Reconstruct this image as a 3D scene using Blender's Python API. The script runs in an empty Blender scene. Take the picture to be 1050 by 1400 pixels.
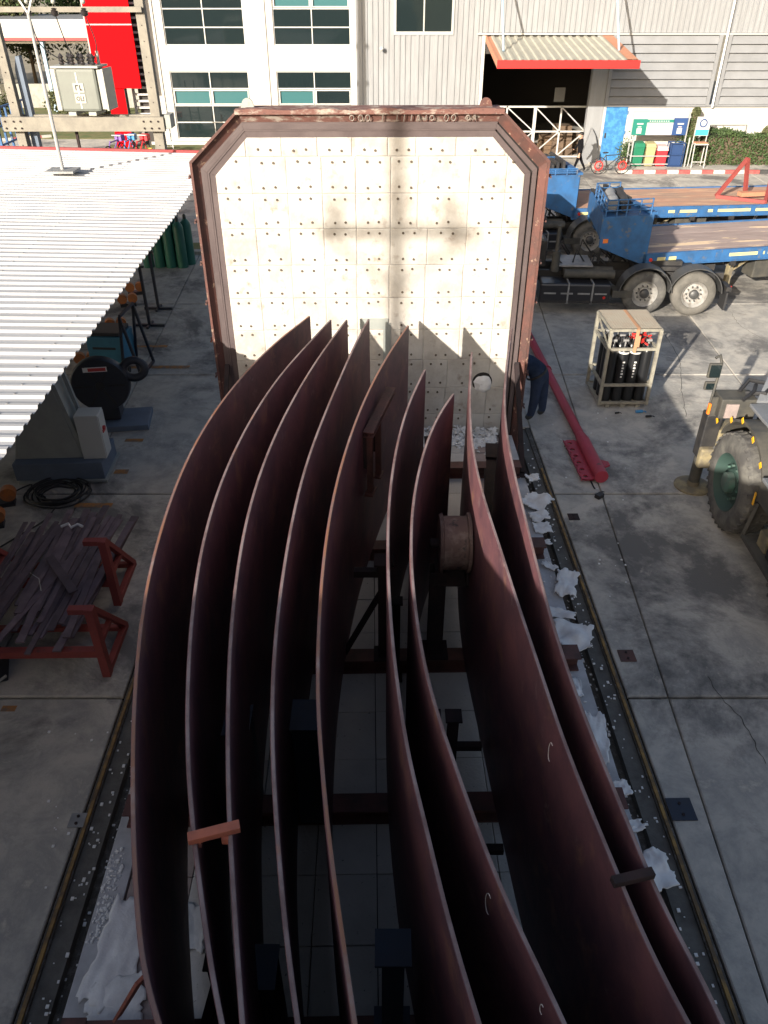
import bpy, bmesh, math, random
from mathutils import Vector, Matrix, noise
random.seed(7)
C = bpy.context.scene.collection
R = math.radians
PI = math.pi
# ------------------------------------------------------------------ camera, sky, sun, exposure
SC = bpy.context.scene
H = 7.0; FPX = 1052.0; PITCH = R(34.7)
cd = bpy.data.cameras.new('camera'); cam = bpy.data.objects.new('camera', cd); C.objects.link(cam)
cam.location = (0, 0, H); cam.rotation_euler = (R(90)-PITCH, 0, 0)
cd.sensor_fit = 'VERTICAL'; cd.sensor_height = 36; cd.lens = 36*FPX/1400
cd.clip_start = 0.1; cd.clip_end = 2000
SC.camera = cam
SUN_EL = 19.0
wd = bpy.data.worlds.new('World'); SC.world = wd; wd.use_nodes = True
wn = wd.node_tree.nodes; bg = wn['Background']
sky = wn.new('ShaderNodeTexSky'); sky.sky_type = 'NISHITA'; sky.sun_disc = False
sky.sun_elevation = R(SUN_EL); sky.sun_rotation = R(211.4); sky.air_density = 1.0; sky.dust_density = 4.5; sky.ozone_density = 1.0
wd.node_tree.links.new(sky.outputs[0], bg.inputs[0]); bg.inputs[1].default_value = 0.08
sl = bpy.data.lights.new('sun', 'SUN'); sun = bpy.data.objects.new('sun', sl); C.objects.link(sun)
sl.energy = 4.6; sl.angle = R(0.5); sl.color = (1.0, 0.915, 0.79)
LD = Vector((0.521*math.cos(R(SUN_EL)), 0.853*math.cos(R(SUN_EL)), -math.sin(R(SUN_EL))))
sun.rotation_euler = LD.to_track_quat('-Z', 'Y').to_euler(); sun.location = (-15, -25, 20)
SC.view_settings.view_transform = 'Standard'; SC.view_settings.look = 'None'
SC.view_settings.exposure = 1.1; SC.view_settings.gamma = 1; SC.view_settings.use_curve_mapping = False

SC.render.engine = 'CYCLES'; SC.cycles.max_bounces = 10; SC.cycles.diffuse_bounces = 6

# ------------------------------------------------------------------ helpers
ct, st = math.cos(PITCH), math.sin(PITCH)
def W(px, py, z=0.0):
    u, v = px-525, 700-py
    f = FPX*ct+v*st; d = -FPX*st+v*ct
    s = (z-H)/d
    return Vector((u*s, f*s, z))
def WY(px, py, Y):
    u, v = px-525, 700-py
    f = FPX*ct+v*st; d = -FPX*st+v*ct
    s = Y/f
    return Vector((u*s, Y, H+d*s))
YAW = R(0.94)

MATS = {}
def mat(name, col, rough=0.7, metal=0.0, col2=None, scale=3.0, detail=6, cont=(0.35, 0.65), bump=0.0, bscale=None, col4=None, scale4=3,
        col3=None, scale3=0.7, cont3=(0.55, 0.7), rnd=0.0, world=False, spec=0.5, stretch=None, emit=None, dist=0.0, nrough=.62):
    m = bpy.data.materials.new(name); m.use_nodes = True
    nt = m.node_tree; N = nt.nodes; L = nt.links; b = N['Principled BSDF']
    b.inputs['Roughness'].default_value = rough; b.inputs['Metallic'].default_value = metal
    b.inputs['Specular IOR Level'].default_value = spec
    c4 = (*col, 1)
    if world:
        g = N.new('ShaderNodeNewGeometry'); co = g.outputs['Position']
    else:
        g = N.new('ShaderNodeTexCoord'); co = g.outputs['Object']
        oi = N.new('ShaderNodeObjectInfo'); va = N.new('ShaderNodeVectorMath'); va.operation = 'ADD'
        ml = N.new('ShaderNodeMath'); ml.operation = 'MULTIPLY'; ml.inputs[1].default_value = 37.0
        L.new(oi.outputs['Random'], ml.inputs[0]); L.new(co, va.inputs[0]); L.new(ml.outputs[0], va.inputs[1]); co = va.outputs[0]
    if stretch:
        mp = N.new('ShaderNodeMapping'); mp.inputs['Scale'].default_value = stretch; L.new(co, mp.inputs[0]); co = mp.outputs[0]
    cur = None
    def layer(cur, colB, sc, ct_, det):
        nz = N.new('ShaderNodeTexNoise'); nz.inputs['Scale'].default_value = sc; nz.inputs['Detail'].default_value = det
        nz.inputs['Roughness'].default_value = nrough; nz.inputs['Distortion'].default_value = dist
        L.new(co, nz.inputs['Vector'])
        mr = N.new('ShaderNodeMapRange'); mr.inputs['From Min'].default_value = ct_[0]; mr.inputs['From Max'].default_value = ct_[1]
        L.new(nz.outputs['Fac'], mr.inputs['Value'])
        mx = N.new('ShaderNodeMix'); mx.data_type = 'RGBA'
        L.new(mr.outputs[0], mx.inputs['Factor'])
        if cur is None: mx.inputs['A'].default_value = c4
        else: L.new(cur, mx.inputs['A'])
        mx.inputs['B'].default_value = (*colB, 1)
        return mx.outputs['Result'], mr.outputs[0]
    if col2: cur, _ = layer(cur, col2, scale, cont, detail)
    if col3: cur, _ = layer(cur, col3, scale3, cont3, 9)
    if col4: cur, _ = layer(cur, col4, scale4, (.60,.78), 9)
    if rnd > 0:
        oi = N.new('ShaderNodeObjectInfo'); mr = N.new('ShaderNodeMapRange')
        mr.inputs['To Min'].default_value = 1-rnd; mr.inputs['To Max'].default_value = 1+rnd
        L.new(oi.outputs['Random'], mr.inputs['Value'])
        vm = N.new('ShaderNodeVectorMath'); vm.operation = 'SCALE'
        if cur is None: vm.inputs[0].default_value = col
        else: L.new(cur, vm.inputs[0])
        L.new(mr.outputs[0], vm.inputs['Scale']); cur = vm.outputs[0]
    if cur is not None: L.new(cur, b.inputs['Base Color'])
    else: b.inputs['Base Color'].default_value = c4
    if bump > 0:
        nz = N.new('ShaderNodeTexNoise'); nz.inputs['Scale'].default_value = bscale or scale*4; nz.inputs['Detail'].default_value = 6
        L.new(co, nz.inputs['Vector'])
        bp = N.new('ShaderNodeBump'); bp.inputs['Strength'].default_value = bump; bp.inputs['Distance'].default_value = 0.02
        L.new(nz.outputs['Fac'], bp.inputs['Height']); L.new(bp.outputs[0], b.inputs['Normal'])
    if emit:
        b.inputs['Emission Color'].default_value = (*emit, 1); b.inputs['Emission Strength'].default_value = 1
    MATS[name] = m
    return m

class MB:
    """collects geometry; build() links it as ONE mesh object"""
    def __init__(s): s.v = []; s.f = []; s.mi = []; s.cur = 0; s.cuts = []
    def add(s, vs, fs):
        o = len(s.v); fo = len(s.f); s.v += [Vector(p) for p in vs]
        for f in fs: s.f.append([i+o for i in f]); s.mi.append(s.cur)
        s.cuts.append((o, len(s.v), fo, len(s.f)))
        return s
    def box(s, x0, x1, y0, y1, z0, z1, M=None):
        if x0 > x1: x0, x1 = x1, x0
        if y0 > y1: y0, y1 = y1, y0
        if z0 > z1: z0, z1 = z1, z0
        vs = [Vector(p) for p in ((x0,y0,z0),(x1,y0,z0),(x1,y1,z0),(x0,y1,z0),(x0,y0,z1),(x1,y0,z1),(x1,y1,z1),(x0,y1,z1))]
        if M: vs = [M @ p for p in vs]
        return s.add(vs, [(0,3,2,1),(4,5,6,7),(0,1,5,4),(1,2,6,5),(2,3,7,6),(3,0,4,7)])
    def bar(s, a, b, w, h=None, up=(0,0,1)):
        a, b = Vector(a), Vector(b); h = h or w; d = (b-a).normalized(); up = Vector(up)
        if abs(d.dot(up)) > 0.98: up = Vector((0,1,0))
        r = d.cross(up).normalized(); u = r.cross(d)
        vs = []
        for p in (a, b):
            for i, j in ((-1,-1),(1,-1),(1,1),(-1,1)): vs.append(p+r*(i*w/2)+u*(j*h/2))
        return s.add(vs, [(0,1,2,3),(7,6,5,4),(0,4,5,1),(1,5,6,2),(2,6,7,3),(3,7,4,0)])
    def cyl(s, a, b, r0, r1=None, n=12, cap=True):
        a, b = Vector(a), Vector(b); r1 = r0 if r1 is None else r1
        d = (b-a).normalized(); up = Vector((0,0,1)) if abs(d.z) < 0.95 else Vector((1,0,0))
        e1 = d.cross(up).normalized(); e2 = e1.cross(d)
        vs = []
        for p, r in ((a, r0), (b, r1)):
            for k in range(n):
                t = 2*PI*k/n; vs.append(p+e1*(r*math.cos(t))+e2*(r*math.sin(t)))
        fs = [(k, (k+1) % n, n+(k+1) % n, n+k) for k in range(n)]
        if cap: fs += [tuple(range(n-1, -1, -1)), tuple(range(n, 2*n))]
        return s.add(vs, fs)
    def tube(s, pts, r, n=8, closed=False):
        pts = [Vector(p) for p in pts]; m = len(pts); vs = []; prev = None
        for i, p in enumerate(pts):
            if closed: d = pts[(i+1) % m]-pts[i-1]
            else: d = pts[min(i+1, m-1)]-pts[max(i-1, 0)]
            d.normalize()
            if prev is None:
                up = Vector((0,0,1)) if abs(d.z) < 0.9 else Vector((1,0,0))
                e1 = d.cross(up).normalized()
            else: e1 = (prev-d*prev.dot(d)).normalized()
            prev = e1; e2 = e1.cross(d)
            rr = r[i] if isinstance(r, (list, tuple)) else r
            for k in range(n):
                t = 2*PI*k/n; vs.append(p+e1*(rr*math.cos(t))+e2*(rr*math.sin(t)))
        fs = []
        for i in range(m if closed else m-1):
            a, b = i*n, ((i+1) % m)*n
            for k in range(n): fs.append((a+k, a+(k+1) % n, b+(k+1) % n, b+k))
        if not closed: fs += [tuple(range(n-1, -1, -1)), tuple(range((m-1)*n, m*n))]
        return s.add(vs, fs)
    def lathe(s, prof, center, axis, n=28, arc=(0, 2*PI)):
        """prof: list of (axial, radius)"""
        c = Vector(center); d = Vector(axis).normalized(); up = Vector((0,0,1)) if abs(d.z) < 0.95 else Vector((1,0,0))
        e1 = d.cross(up).normalized(); e2 = e1.cross(d); m = len(prof); vs = []
        full = abs(arc[1]-arc[0]-2*PI) < 1e-6; nn = n if full else n+1
        for k in range(nn):
            t = arc[0]+(arc[1]-arc[0])*k/n
            for (a, r) in prof: vs.append(c+d*a+e1*(r*math.cos(t))+e2*(r*math.sin(t)))
        fs = []
        for k in range(n):
            k2 = (k+1) % nn
            for i in range(m-1): fs.append((k*m+i, k*m+i+1, k2*m+i+1, k2*m+i))
        return s.add(vs, fs)
    def prism(s, poly, a, b):
        """poly: list of 3D points, extruded by vector"""
        n = len(poly); A = [Vector(p)+Vector(a) for p in poly]; B = [Vector(p)+Vector(b) for p in poly]
        fs = [tuple(range(n-1, -1, -1)), tuple(range(n, 2*n))]+[(k, (k+1) % n, n+(k+1) % n, n+k) for k in range(n)]
        return s.add(A+B, fs)
    def sph(s, c, r, nu=10, nv=7, sc=(1,1,1)):
        c = Vector(c); vs = []; fs = []
        for j in range(1, nv):
            ph = PI*j/nv
            for i in range(nu):
                t = 2*PI*i/nu; vs.append(c+Vector((r*sc[0]*math.sin(ph)*math.cos(t), r*sc[1]*math.sin(ph)*math.sin(t), r*sc[2]*math.cos(ph))))
        for j in range(nv-2):
            for i in range(nu): fs.append((j*nu+i, (j+1)*nu+i, (j+1)*nu+(i+1) % nu, j*nu+(i+1) % nu))
        vs += [c+Vector((0,0,r*sc[2])), c-Vector((0,0,r*sc[2]))]; a = len(vs)-2
        for i in range(nu):
            fs.append((a, i, (i+1) % nu)); fs.append((a+1, (nv-2)*nu+(i+1) % nu, (nv-2)*nu+i))
        return s.add(vs, fs)
    def each(s, name, m, parent=None, smooth=False, bevel=0.0):
        """every added piece becomes an object of its own"""
        out = []
        for (a, b, fa, fb) in s.parts():
            q = MB(); q.v = s.v[a:b]; q.f = [[i-a for i in f] for f in s.f[fa:fb]]; q.mi = s.mi[fa:fb]
            out.append(q.build(name, m, parent, smooth, bevel))
        return out
    def parts(s):
        return s.cuts
    def mesh(s, name, smooth=False):
        me = bpy.data.meshes.new(name); me.from_pydata([tuple(p) for p in s.v], [], s.f); me.update()
        bm = bmesh.new(); bm.from_mesh(me); bmesh.ops.recalc_face_normals(bm, faces=bm.faces); bm.to_mesh(me); bm.free()
        for p, i in zip(me.polygons, s.mi): p.material_index = i; p.use_smooth = smooth
        if smooth: me.set_sharp_from_angle(angle=R(38))
        return me
    def build(s, name, m, parent=None, smooth=False, bevel=0.0, stuff=False, label=None):
        me = s.mesh(name, smooth)
        for x in (m if isinstance(m, (list, tuple)) else [m]): me.materials.append(x)
        o = bpy.data.objects.new(name, me); C.objects.link(o)
        if parent: o.parent = parent
        if bevel:
            md = o.modifiers.new('bevel', 'BEVEL'); md.width = bevel; md.segments = 2; md.limit_method = 'ANGLE'
        if stuff: o['kind'] = 'stuff'
        if label: o['label'] = label
        return o

def thing(name, label, cat, loc=(0,0,0), rz=0.0, group=None):
    o = bpy.data.objects.new(name, None); C.objects.link(o); o.empty_display_size = 0.1
    o.location = loc; o.rotation_euler = (0, 0, rz); o['label'] = label; o['category'] = cat
    if group: o['group'] = group
    return o
def tag(o, label, cat, group=None):
    o['label'] = label; o['category'] = cat
    if group: o['group'] = group
    return o
def inst(src, parent, loc=(0,0,0), rot=(0,0,0), scale=None):
    """another object sharing src's mesh"""
    o = src.copy(); C.objects.link(o); o.parent = parent; o.location = loc; o.rotation_euler = rot
    if scale: o.scale = scale
    return o
def dup(root, loc, rz, label=None):
    r = root.copy(); C.objects.link(r); r.location = loc; r.rotation_euler = (0, 0, rz)
    if label: r['label'] = label
    for ch in list(root.children):
        c = ch.copy(); C.objects.link(c); c.parent = r
        for g in list(ch.children):
            d = g.copy(); C.objects.link(d); d.parent = c
    return r
def smooth_path(pts, n=60):
    """Catmull-Rom through points, resampled"""
    pts = [Vector(p) for p in pts]; P = [pts[0]*2-pts[1]]+pts+[pts[-1]*2-pts[-2]]
    out = []; seg = len(pts)-1; k = max(2, n//seg)
    for i in range(seg):
        p0, p1, p2, p3 = P[i:i+4]
        for j in range(k):
            t = j/k
            out.append(0.5*((2*p1)+(p2-p0)*t+(2*p0-5*p1+4*p2-p3)*t*t+(3*p1-p0-3*p2+p3)*t**3))
    out.append(pts[-1]); return out
def relax(pts, it=6):
    for _ in range(it):
        q = pts[:]
        for i in range(1, len(pts)-1): q[i] = pts[i]*0.5+(pts[i-1]+pts[i+1])*0.25
        pts = q
    return pts

# ------------------------------------------------------------------ materials
M = MATS
mat('concrete', (.45,.42,.375), .88, col2=(.30,.29,.27), scale=1.9, cont=(.42,.60), col3=(.145,.14,.135), scale3=.36, cont3=(.50,.60), bump=.35, bscale=30, rnd=.07, world=True, detail=14, col4=(.64,.57,.48), scale4=1.9, nrough=.72, dist=.35)
mat('concrete_joint', (.05,.048,.045), .95)
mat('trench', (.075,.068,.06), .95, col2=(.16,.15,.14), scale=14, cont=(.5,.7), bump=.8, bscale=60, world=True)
mat('pit_concrete', (.13,.125,.115), .95, col2=(.08,.075,.07), scale=5, bump=.3, bscale=30)
mat('rail_steel', (.10,.085,.075), .6, .3, col2=(.16,.10,.07), scale=8)
mat('yellow_edge', (.30,.18,.055), .8, col2=(.12,.08,.045), scale=5, cont=(.4,.6), world=True)
mat('ground_far', (.30,.26,.20), .95, col2=(.22,.20,.14), scale=.3, world=True)
mat('orange_paint', (.40,.17,.04), .85, col2=(.18,.13,.10), scale=7, cont=(.42,.62), world=True)
mat('primer', (.160,.068,.076), .55, .0, col2=(.080,.040,.052), scale=1.7, cont=(.38,.64), col4=(.25,.17,.165), scale4=5, nrough=.7, dist=.4, col3=(.20,.10,.075), scale3=2.6, cont3=(.55,.68), bump=.08, bscale=25, spec=.4, detail=8)
mat('primer_edge', (.27,.205,.20), .6, .15, col2=(.17,.11,.105), scale=3, cont=(.4,.6), col3=(.36,.15,.07), scale3=1.1, cont3=(.62,.72))
mat('rust_edge', (.27,.125,.075), .65, .1, col2=(.22,.13,.11), scale=3, cont=(.4,.6), col3=(.30,.22,.20), scale3=1.3, cont3=(.6,.7))
mat('dark_steel', (.024,.021,.023), .8, .0, col2=(.045,.03,.03), scale=4, bump=.15, spec=.15)
mat('navy_steel', (.022,.032,.055), .5, .2, col2=(.03,.03,.04), scale=3)
mat('brown_steel', (.13,.05,.042), .65, .1, col2=(.07,.035,.03), scale=5, bump=.2)
mat('rust_frame', (.13,.055,.045), .75, .1, col2=(.085,.045,.04), scale=4, cont=(.4,.6), col3=(.33,.22,.16), scale3=9, cont3=(.6,.68), bump=.3, bscale=25, detail=8)
mat('frame_top', (.16,.075,.062), .8, .0, col2=(.34,.29,.25), scale=5, cont=(.5,.62), col3=(.10,.05,.045), scale3=16, cont3=(.56,.66), bump=.3, stretch=(1,1,2.2), detail=9)
mat('frame_inner', (.105,.08,.08), .7, .1, col2=(.075,.055,.056), scale=2.2, cont=(.35,.65), bump=.15, bscale=14, detail=7)
mat('black_gap', (.02,.018,.018), .9)
mat('fibre_board', (.49,.472,.44), .95, col2=(.36,.33,.295), scale=2.6, cont=(.42,.70), col3=(.27,.225,.19), scale3=4.2, cont3=(.58,.74), bump=.6, bscale=9, rnd=.05, detail=9)
mat('fibre_white', (.78,.78,.78), .98, col2=(.66,.655,.65), scale=6, bump=.3, bscale=30)
mat('stud', (.10,.08,.06), .8)
mat('refractory', (.56,.53,.50), .95, col2=(.48,.455,.43), scale=2.5, col3=(.13,.12,.12), scale3=22, cont3=(.66,.7), bump=.3, bscale=30, rnd=.06)
mat('refractory_pink', (.38,.30,.275), .95, col2=(.24,.20,.19), scale=3, bump=.3, bscale=30, rnd=.08)
mat('curb_grey', (.50,.50,.52), .8, .0, col2=(.34,.34,.35), scale=3, bump=.1, col3=(.6,.6,.6), scale3=9, cont3=(.7,.74))
mat('roof_white', (.43,.435,.45), .45, .0, col2=(.365,.365,.37), scale=1.6, cont=(.45,.7), spec=.4, rnd=.05, stretch=(.25,2,1), col3=(.34,.33,.32), scale3=3.5, cont3=(.66,.76))
mat('red_trim', (.34,.045,.05), .6, col2=(.28,.04,.04), scale=3)
mat('white_wall', (.50,.485,.455), .85, col2=(.45,.43,.395), scale=.9, cont=(.4,.75), col3=(.38,.36,.33), scale3=2.3, cont3=(.66,.8), bump=.05)
mat('clad_grey', (.235,.242,.255), .55, .1, col2=(.20,.205,.215), scale=1.5, rnd=.03)
mat('clad_white', (.275,.283,.295), .55, .1, col2=(.235,.24,.25), scale=1.5, stretch=(3,1,.5), rnd=.03)
mat('alu', (.45,.45,.44), .4, .3)
mat('white_paint', (.5,.49,.48), .5, col2=(.43,.42,.40), scale=4)
mat('blue_door', (.035,.16,.36), .5, col2=(.06,.24,.50), scale=5, cont=(.45,.6), col3=(.16,.28,.40), scale3=9, cont3=(.66,.7))
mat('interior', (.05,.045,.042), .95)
mat('kerb_red', (.42,.06,.06), .8, col2=(.30,.10,.09), scale=9)
mat('kerb_white', (.5,.48,.45), .85, col2=(.45,.42,.38), scale=9)
mat('kerb_black', (.05,.05,.05), .85)
mat('glass_dark', (.012,.020,.022), .06, spec=.8)
mat('glass_teal', (.045,.13,.14), .12, spec=.8)
mat('red_sign', (.46,.004,.007), .9, spec=.05)
mat('orange_wood', (.50,.22,.13), .7, col2=(.42,.20,.12), scale=6)
mat('canopy_red', (.40,.02,.018), .5)
mat('canopy_tin', (.40,.385,.33), .55, .1, col2=(.33,.32,.27), scale=2)
mat('strut_blue', (.32,.44,.55), .5)
mat('concrete_pole', (.27,.25,.21), .9, col2=(.20,.185,.16), scale=2.5, bump=.2, bscale=30)
mat('concrete_grey', (.36,.35,.31), .9, col2=(.25,.25,.23), scale=4)  # duller, greyer concrete of the verge kerb and boundary wall
mat('trans_grey', (.17,.185,.165), .5, col2=(.15,.16,.145), scale=3)
mat('trans_pale', (.36,.36,.32), .5)
mat('rubber_black', (.025,.025,.027), .75)
mat('insulator', (.035,.03,.03), .3, spec=.8)
mat('blue_truck', (.03,.125,.31), .6, col2=(.028,.09,.21), scale=3, cont=(.4,.65), col3=(.13,.13,.13), scale3=5, cont3=(.57,.68), bump=.05)
mat('bed_rust', (.46,.25,.165), .8, col2=(.34,.23,.17), scale=1.3, cont=(.4,.6), col3=(.60,.40,.26), scale3=1.4, cont3=(.52,.7), bump=.15, stretch=(.5,1.6,1), detail=8)
mat('bed_wood', (.36,.285,.26), .85, col2=(.27,.205,.185), scale=1.6, cont=(.4,.7), col3=(.66,.50,.34), scale3=.9, cont3=(.56,.60), bump=.2, stretch=(.6,1.8,1), rnd=.1, detail=8)
mat('reflector', (.62,.55,.26), .4)
mat('chassis', (.018,.018,.02), .6, col2=(.04,.037,.035), scale=5)
mat('truck_black', (.02,.02,.024), .3, spec=.6)
mat('grey_plate', (.34,.34,.34), .5, .3, col2=(.24,.24,.24), scale=5)
mat('tyre', (.075,.072,.070), .9, col2=(.15,.145,.13), scale=4, cont=(.4,.65), bump=.3, bscale=30)
mat('tyre_dusty', (.10,.095,.085), .9, col2=(.15,.14,.125), scale=4, cont=(.4,.65), bump=.3, bscale=30)
mat('rim_steel', (.52,.51,.49), .4, .5, col2=(.30,.27,.24), scale=8, cont=(.5,.7))
mat('rim_green', (.07,.16,.13), .6, .1, col2=(.10,.13,.115), scale=5, cont=(.4,.6))
mat('rim_green_dark', (.035,.07,.06), .7, .1)  # rim dish: the dark of its recess is put into the colour
mat('rim_dark', (.09,.09,.09), .5, .4)
mat('lamp_red', (.6,.03,.02), .3)
mat('lamp_orange', (.75,.20,.03), .3)
mat('beam_red', (.40,.04,.07), .55, col2=(.33,.035,.055), scale=3, col3=(.14,.05,.05), scale3=7, cont3=(.64,.7), bump=.05)
mat('trestle_red', (.26,.05,.042), .65, col2=(.23,.045,.04), scale=5, col3=(.12,.05,.045), scale3=9, cont3=(.62,.7))
mat('strip_steel', (.165,.125,.145), .7, .0, col2=(.10,.075,.09), scale=4, col3=(.12,.065,.06), scale3=3, cont3=(.6,.75), rnd=.35, bump=.15)
mat('cage_paint', (.29,.275,.225), .6, col2=(.19,.175,.15), scale=8, cont=(.45,.65))
mat('cage_mesh', (.27,.25,.21), .7, col2=(.26,.22,.18), scale=5)
mat('cyl_black', (.012,.013,.015), .3, spec=.6)
mat('chalk', (.27,.235,.21), .9)
mat('white_print', (.75,.75,.73), .6)
mat('red_valve', (.60,.035,.03), .4)
mat('strap_tan', (.42,.23,.13), .8)
mat('cyl_green', (.03,.155,.115), .4, spec=.5, rnd=.15)
mat('cyl_cap', (.05,.06,.055), .5, .3)
mat('machine_grey', (.30,.32,.30), .6, col2=(.25,.27,.26), scale=3)
mat('machine_blue', (.12,.16,.22), .6, col2=(.10,.13,.18), scale=3)
mat('cabinet_white', (.50,.52,.50), .5)
mat('weld_blue', (.05,.22,.34), .5, col2=(.04,.17,.27), scale=3)
mat('orange_mach', (.55,.18,.04), .6, col2=(.35,.14,.06), scale=8)
mat('yellow_mach', (.55,.36,.07), .6)
mat('dark_mach', (.03,.033,.042), .5, .1)
mat('cable', (.02,.02,.022), .6)
mat('label_red', (.5,.05,.05), .5)
mat('crane_grey', (.21,.22,.24), .55, .2, col2=(.17,.18,.19), scale=3, bump=.25, bscale=60)
mat('crane_dark', (.045,.045,.042), .7, col2=(.085,.079,.066), scale=4)
mat('crane_dusty', (.27,.225,.13), .8, col2=(.15,.13,.095), scale=5, cont=(.4,.6))
mat('arrow_yellow', (.80,.42,.02), .5)
mat('navy_cloth', (.016,.026,.052), 1.0, spec=.15, col2=(.03,.045,.08), scale=9, bump=.3)
mat('jeans', (.03,.045,.085), 1.0, col2=(.045,.06,.10), scale=7, bump=.4, spec=.15)
mat('black_cloth', (.007,.007,.009), 1.0, spec=.1, bump=.2)
mat('skin', (.40,.24,.17), .6)
mat('hair_black', (.012,.011,.011), .6)
mat('mask', (.6,.6,.58), .8)
mat('shoe', (.03,.03,.03), .6)
mat('bin_green', (.012,.15,.08), .45)
mat('bin_tan', (.34,.31,.16), .5)
mat('bin_red', (.62,.03,.04), .45)
mat('bin_pink', (.70,.42,.42), .5)
mat('bin_blue', (.02,.05,.14), .45)
mat('banner_green', (.01,.17,.13), .6)
mat('banner_white', (.42,.47,.46), .6, col2=(.46,.38,.38), scale=3)
mat('banner_blue', (.02,.06,.18), .6)
mat('banner_pink', (.5,.38,.37), .6)
mat('teal_sign', (.05,.38,.38), .5)
mat('wood_pallet', (.16,.10,.06), .85, col2=(.12,.08,.05), scale=5)
mat('cardboard', (.15,.10,.065), .9, col2=(.10,.07,.05), scale=3, rnd=.2)
mat('leaf', (.035,.07,.02), .75, col2=(.065,.105,.03), scale=2.5, cont=(.35,.65), rnd=.12)
mat('leaf_dry', (.10,.105,.045), .8, col2=(.055,.07,.025), scale=1.0, cont=(.35,.65))
mat('bark', (.11,.08,.055), .9)
mat('grass', (.075,.11,.03), .95, col2=(.16,.14,.06), scale=1.5, world=True, bump=.4)
mat('wooden_beam', (.33,.11,.07), .75, col2=(.22,.08,.055), scale=8, stretch=(6,1,1))
mat('orange_bar', (.40,.12,.07), .7, col2=(.25,.085,.06), scale=7)
mat('drum_dirty', (.13,.085,.075), .7, .1, col2=(.24,.19,.17), scale=6, cont=(.5,.7), col3=(.04,.035,.035), scale3=8, cont3=(.58,.66))
mat('plastic_blue', (.05,.22,.45), .4)
mat('plastic_purple', (.18,.10,.32), .5)
# ================================================================== SETTING: ground
def struct(o): o['kind'] = 'structure'; return o
g = MB()
g.add([(-500,13.2,-.05),(500,13.2,-.05),(500,700,-.05),(-500,700,-.05)], [(0,1,2,3)])
g.add([(-500,-60,-.05),(-3.3,-60,-.05),(-3.3,13.2,-.05),(-500,13.2,-.05)], [(0,1,2,3)])
g.add([(3.3,-60,-.05),(500,-60,-.05),(500,13.2,-.05),(3.3,13.2,-.05)], [(0,1,2,3)])
ground = struct(g.build('ground', M['ground_far']))
# concrete slabs with recessed joints
rowsY = [-7.0,-2.6,1.85,6.25,10.64,15.3,19.7,24.2,28.7,33.2,37.6]
def xr(y): return 3.05+0.052*y
def rail_x(y, s): return s*2.93-math.sin(YAW)*y      # pit edge in camera frame
slabs = []
for i in range(len(rowsY)-1):
    y0, y1 = rowsY[i], rowsY[i+1]
    for side in (1, -1):
        cols = []
        if side == 1:
            if y0 < 12.9: cols.append((lambda y: rail_x(y, 1)+.06, xr))
            k = 0
            while k < 6:
                cols.append((lambda y, k=k: xr(y)+3.7*k, lambda y, k=k: xr(y)+3.7*(k+1))); k += 1
        else:
            if y0 < 12.9: cols.append((lambda y: -xr(y)-1.4, lambda y: rail_x(y, -1)-.06))
            for k in range(5): cols.append((lambda y, k=k: -xr(y)-1.4-3.7*(k+1), lambda y, k=k: -xr(y)-1.4-3.7*k))
        if y0 > 14: 
            if side == 1: cols.append((lambda y: 0.1*0, xr))
            else: cols.append((lambda y: -xr(y)-1.4, lambda y: 0.0))
        ya, yb = y0, y1
        for (fa, fb) in cols:
            e = .009
            y_lo, y_hi = ya+.02, yb-.02
            if y0 < 12.9 and y1 > 12.9 and (fa(y0) < 3.0 and fb(y0) > -3.0):
                pass
            x00, x10, x01, x11 = fa(y_lo)+e, fb(y_lo)-e, fa(y_hi)+e, fb(y_hi)-e
            m = MB(); b = .012
            top = [(x00+b,y_lo+b,0),(x10-b,y_lo+b,0),(x11-b,y_hi-b,0),(x01+b,y_hi-b,0)]
            rim = [(x00,y_lo,-.012),(x10,y_lo,-.012),(x11,y_hi,-.012),(x01,y_hi,-.012)]
            bot = [(x00,y_lo,-.045),(x10,y_lo,-.045),(x11,y_hi,-.045),(x01,y_hi,-.045)]
            m.add(top+rim+bot, [(0,1,2,3)]+[(k,4+k,4+(k+1) % 4,(k+1) % 4) for k in range(4)]+[(4+k,8+k,8+(k+1) % 4,4+(k+1) % 4) for k in range(4)])
            slabs.append(m.build('concrete_slab', M['concrete'], ground))
# slab across the rail axis behind the door
m = MB(); m.box(rail_x(13.1,-1)-.05, rail_x(13.1,1)+.05, 12.95, 15.29, -.045, 0); m.build('concrete_slab', M['concrete'], ground)
# apron beyond last joint
road = MB(); road.box(-26, 26, 37.62, 60, -.04, 0.0); struct(road.build('yard_road', M['concrete']))
# fine cracks in slabs: dark thin inlaid strips following wandering lines
def crack(name, pts, w=.012):
    pts = relax(smooth_path([W(a, b, .0) for a, b in pts], 40), 1); m = MB(); vs = []; n = len(pts)
    for i, p in enumerate(pts):
        d = (pts[min(i+1, n-1)]-pts[max(i-1, 0)]).normalized(); r = Vector((d.y, -d.x, 0))
        j = Vector((noise.noise(p*9)*.03, noise.noise(p*9+Vector((5,5,5)))*.03, .004)); ww = w*(.4+.6*random.random())
        vs += [p+r*ww/2+j, p-r*ww/2+j]
    m.add(vs, [(2*i, 2*i+1, 2*i+3, 2*i+2) for i in range(n-1)])
    return struct(m.build(name, M['concrete_joint']))
crack('ground_crack', [(895,430),(905,452),(928,490),(932,530),(938,570)], .014)
crack('ground_crack', [(968,925),(985,952),(1018,990),(1046,1044)], .014)
crack('ground_crack', [(1000,428),(1012,445),(1040,462)], .010)
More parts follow.
